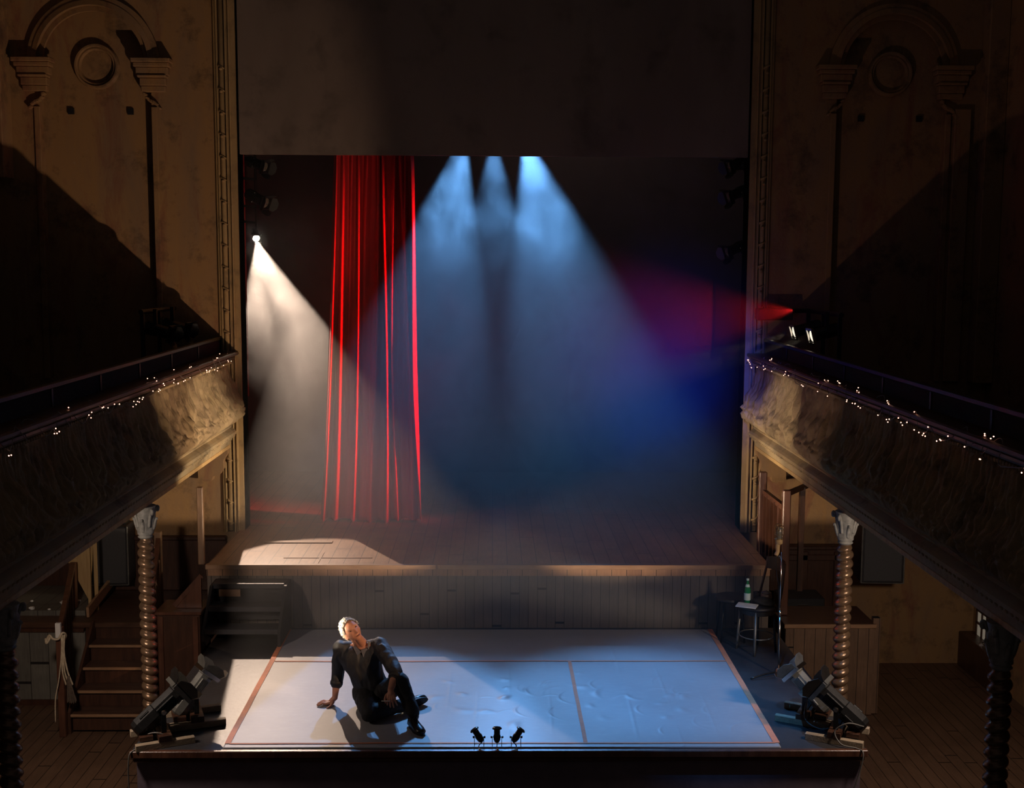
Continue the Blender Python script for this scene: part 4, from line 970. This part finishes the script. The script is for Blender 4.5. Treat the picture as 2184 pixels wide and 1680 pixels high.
# hair
bm=NB(); bmesh.ops.create_uvsphere(bm,u_segments=90,v_segments=70,radius=1)
kill=[]
for v in bm.verts:
    d=v.co.copy(); p=head_pt(d)
    zl=.055 if d.y>.0 else -.045          # hairline
    zl=.088-.05*abs(d.x)**2 if d.y>.45 else (.03-.075*min(1,max(0,(.45-d.y)/.5)))
    if p.z<zl+.006*noise.noise(d*9) or (abs(p.x)>.05 and p.z<.012 and -.035<p.y<.03): kill.append(v)
    nn_=d.normalized(); v.co=p+V((nn_.x*.011,nn_.y*.010,nn_.z*.016))*(1+.5*noise.noise(d*7))
bmesh.ops.delete(bm,geom=kill,context='VERTS')
rn=random.Random(4); base_pts=[(v.co.copy(),v.co.normalized()) for v in bm.verts]
for p,n_ in rn.sample(base_pts,1800):
    dirn=(n_*.16+V((rn.uniform(-.35,.35),.25-rn.random()*.9,-.35+rn.uniform(-.3,.3)))).normalized(); L=rn.uniform(.010,.018)
    tube(bm,[p-n_*.004,p+dirn*L*.6,p+dirn*L+V((0,.002,-.002))],[.0022,.0016,.0005],4)
bmesh.ops.transform(bm,matrix=HM,verts=bm.verts[:])
o=obj('hair',bm,'grey_hair',man,smooth=True)
# jacket
def fold(amp,f,sx=1,sz=1,seed=0):
    def g(c):
        p=V((c.x*f*sx+seed,c.y*f,c.z*f*sz)); a=noise.noise(p); b2=noise.noise(p*2.1+V((5,1,2)))
        return amp*((1-abs(a)*2.2)*.7+b2*.5-.3)
    return g
bm=NB()
chain(bm,[(SR_+V((-.005,.0,-.002)),.070),(N_+V((0,.035,-.080)),.080),(SL_+V((.005,0,-.002)),.070)])
chain(bm,[(SR_+V((.03,0,-.05)),.085),(CHs+V((-.05,.0,.0)),.125),(BE+V((-.03,0,0)),.130),(PV+V((-.01,0,.03)),.150)],((0,1,0),.85))
chain(bm,[(SL_+V((-.04,0,-.06)),.085),(CHs+V((.06,-.01,.0)),.120),(BE+V((.03,-.02,-.01)),.125),(PV+V((.03,-.03,.02)),.135)],((0,1,0),.85))
chain(bm,[(PV+V((-.09,.0,.0)),.09),(PV+V((.10,-.02,0)),.10)])
chain(bm,[(SR_+V((-.004,0,0)),.072),(SR_+(ER-SR_)*.5+V((-.004,.0,0)),.064),(ER,.058),(ER+(WR-ER)*.40,.054)],None,18)
chain(bm,[(SL_+V((.004,0,0)),.074),(SL_+(EL-SL_)*.5,.070),(EL+V((0,.0,.0)),.060),(EL+(WL-EL)*.22,.056)],None,18)
fj=fold(.011,10,1.3,.5,3); jac=fuse('jacket',bm,.007,'jacket_cloth',man,4,fj)
# rolled cuffs
for a_,b2,r_ in((ER,WR,.057),(EL,WL,.059)):
    bm=NB(); t0,t1=(.30,.48) if a_ is ER else (.10,.34)
    d=(b2-a_); x,y=frame(d); z_=d.normalized(); m_=Matrix((x,y,z_)).transposed().to_4x4(); m_.translation=a_+d*t0
    L=d.length*(t1-t0); lathe(bm,[(r_*.86,.0),(r_*1.0,.004),(r_*1.03,L*.5),(r_*.99,L),(r_*.84,L+.002),(r_*.80,L*.6)],22,m_,False); obj('cuff',bm,'jacket_cloth',man,smooth=True)
# open shirt collar and shirt front
def leafy(name,pts,th,m_):
    bm=NB(); polyplate(bm,pts,th); bmesh.ops.bevel(bm,geom=bm.edges[:],offset=.0015,segments=1,affect='EDGES'); return obj(name,bm,m_,man,smooth=False)
nb=N_+V((.045,-.075,.0))
leafy('collar',[nb+V((.030,.015,.050)),nb+V((.058,.020,.040)),nb+V((.072,-.010,-.055)),nb+V((.034,-.022,-.010))],(0,-.006,-.002),'shirt_cloth')
leafy('collar',[nb+V((-.085,.030,.000)),nb+V((-.105,.025,-.010)),nb+V((-.060,-.032,-.072)),nb+V((-.022,-.036,-.040))],(0,-.006,-.002),'shirt_cloth')
leafy('shirt_front',[nb+V((-.030,-.020,-.030)),nb+V((.034,-.014,-.010)),nb+V((.050,-.046,-.120)),nb+V((.012,-.052,-.130))],(0,.02,.0),'shirt_cloth')
# trousers and shoes
bm=NB()
chain(bm,[(PV+V((-.07,.0,-.01)),.125),(PV+V((.07,0,-.01)),.125)])
chain(bm,[(HR,.108),(HR+(KR-HR)*.5,.092),(KR,.078),(KR+(AR-KR)*.4,.068),(AR+(KR-AR)*.08,.058)]); chain(bm,[(HL,.108),(HL+(KL-HL)*.5,.092),(KL,.078),(KL+(AL-KL)*.4,.068),(AL+(KL-AL)*.10,.060)])
def clampz(f,zz):
    def g(c): return f(c) if c.z>zz else 0
    return g
tro=fuse('trousers',bm,.007,'trouser_cloth',man,4,clampz(fold(.007,12,1,1,9),1.03))
for v in tro.data.vertices: v.co.z=max(v.co.z,ZT+.017)
def shoe(name,heel,toe,upn,an,sole_n):
    heel,toe,an=V(heel),V(toe),V(an); d=(toe-heel); L=d.length; d.normalize(); upn=V(upn); upn=(upn-d*upn.dot(d)).normalized(); sd=d.cross(upn)
    m_=Matrix((d,sd,upn)).transposed().to_4x4(); m_.translation=heel
    bm=NB(); n=26; secs=[]
    for q,w_,h in((0,.020,.03),(.04,.032,.055),(.18,.036,.075),(.38,.036,.082),(.55,.044,.062),(.75,.050,.045),(.90,.042,.036),(.985,.022,.026),(1.0,.004,.012)):
        ring=[]
        for k in range(n):
            a=2*PI*k/n; yy=w_*math.cos(a); zz=h*max(math.sin(a),-.0) if math.sin(a)>0 else .012*math.sin(a)
            ring.append(bm.verts.new(m_@V((L*q,yy,zz+.014))))
        secs.append(ring)
    for a,b2 in zip(secs,secs[1:]):
        for k in range(n): bm.faces.new((a[k],a[(k+1)%n],b2[(k+1)%n],b2[k]))
    bm.faces.new(secs[0][::-1]); bm.faces.new(secs[-1])
    cap_(bm,an,.040,heel+d*.055+upn*.06,.042,16)
    s_=obj('shoe',bm,'shoe_leather',man,smooth=True)
    bm=NB(); A=[];B=[]
    for k in range(40):
        a=2*PI*k/40; c_=math.cos(a); q=.5-.5*c_; w_=.046*math.sin(a)*(1+.18*(q-.5)) if True else 0
        p=V((L*(q*1.03-.015),w_*(1-.15*math.exp(-((q-.4)/.12)**2)),0)); A.append(bm.verts.new(m_@(p+V((0,0,.012))))); B.append(bm.verts.new(m_@(p-V((0,0,.008)))))
    for k in range(40): j=(k+1)%40; bm.faces.new((A[k],A[j],B[j],B[k]))
    bm.faces.new(A[::-1]); bm.faces.new(B); so_=obj('sole',bm,'black_paint',man)
    bm=NB()
    for q in(.42,.48,.54,.60): tube(bm,[m_@V((L*q,-.022,.085-.10*(q-.38)+.004)),m_@V((L*q+.008,0,.100-.12*(q-.38))),m_@V((L*q,.022,.085-.10*(q-.38)+.004))],.0025,5)
    tube(bm,curve([m_@V((L*.42,0,.10)),m_@V((L*.42,.035,.11)),m_@V((L*.5,.05,.085))],4),.002,5); obj('laces',bm,'black_cloth',man)
shoe('shoe',(-.715,9.885,ZT+.022),(-.590,9.645,ZT+.022),(0,0,1),AL+V((0,0,.0)),None)
shoe('shoe',(-.800,10.215,ZT+.052),(-.590,10.375,ZT+.060),(-.25,.75,.25),AR,None)
bm=NB(); tube(bm,[(-.955,9.792,1.268),(-.878,9.782,1.272)],.0042,8); tag(obj('cigarette',bm,'paper'),'thin white stick held in the fingers of the seated man','cigarette')

# ---------------------------------------------------------------- haze
def hazebox(name,x0,x1,y0,y1,z0,z1,dens,col,noisy,label,step):
    bm=NB(); bx(bm,x0,x1,y0,y1,z0,z1)
    m=bpy.data.materials.new(name); m.use_nodes=True; ns=m.node_tree.nodes; ls=m.node_tree.links; ns.remove(ns['Principled BSDF'])
    vs=ns.new('ShaderNodeVolumeScatter'); vs.inputs['Color'].default_value=c4(col); vs.inputs['Anisotropy'].default_value=.72; vs.inputs['Density'].default_value=dens
    ls.new(vs.outputs[0],ns['Material Output'].inputs['Volume']); m.cycles.homogeneous_volume=not noisy
    if noisy:
        v=coords(ns,ls,(1,1,.8)); n1=noi(ns,ls,v,1.15,6,.66,1.3)
        mr=ns.new('ShaderNodeMapRange'); ls.new(n1,mr.inputs[0]); mr.inputs[1].default_value=.34; mr.inputs[2].default_value=.66; mr.inputs[3].default_value=dens*.06; mr.inputs[4].default_value=dens*2.3
        # thicker low down and towards the middle of the stage, thinner by the left wall
        sp=ns.new('ShaderNodeSeparateXYZ'); tc=ns.new('ShaderNodeTexCoord'); ls.new(tc.outputs['Object'],sp.inputs[0]); f_=mr.outputs[0]
        for ax,a0,a1,b0,b1 in((0,-3.0,-1.5,.20,1.0),(2,5.9,4.3,.5,3.0)):
            q=ns.new('ShaderNodeMapRange'); ls.new(sp.outputs[ax],q.inputs[0])
            for k_,v_ in enumerate((a0,a1,b0,b1)): q.inputs[k_+1].default_value=v_
            f_=mth(ns,ls,'MULTIPLY',f_,q.outputs[0])
        ls.new(f_,vs.inputs['Density']); m.cycles.volume_step_rate=step
    o=obj(name,bm,m,None,kind='stuff'); tag(o,label,'haze'); return o
hazebox('haze',-2.5,2.6,10.75,15.14,ZT+.05,8.8,.052,(1,1,1),False,'thin theatre haze hanging over the platform and mat',1)
hazebox('haze',2.62,3.95,12.2,14.34,2.6,5.2,.022,(1,1,1),False,'thin haze by the lit lanterns on the right balcony',1)
hazebox('smoke',-3.88,3.98,15.16,18.40,ZS+.02,9.4,.115,(1,1,1),True,'drifting smoke filling the stage behind the opening',.35)
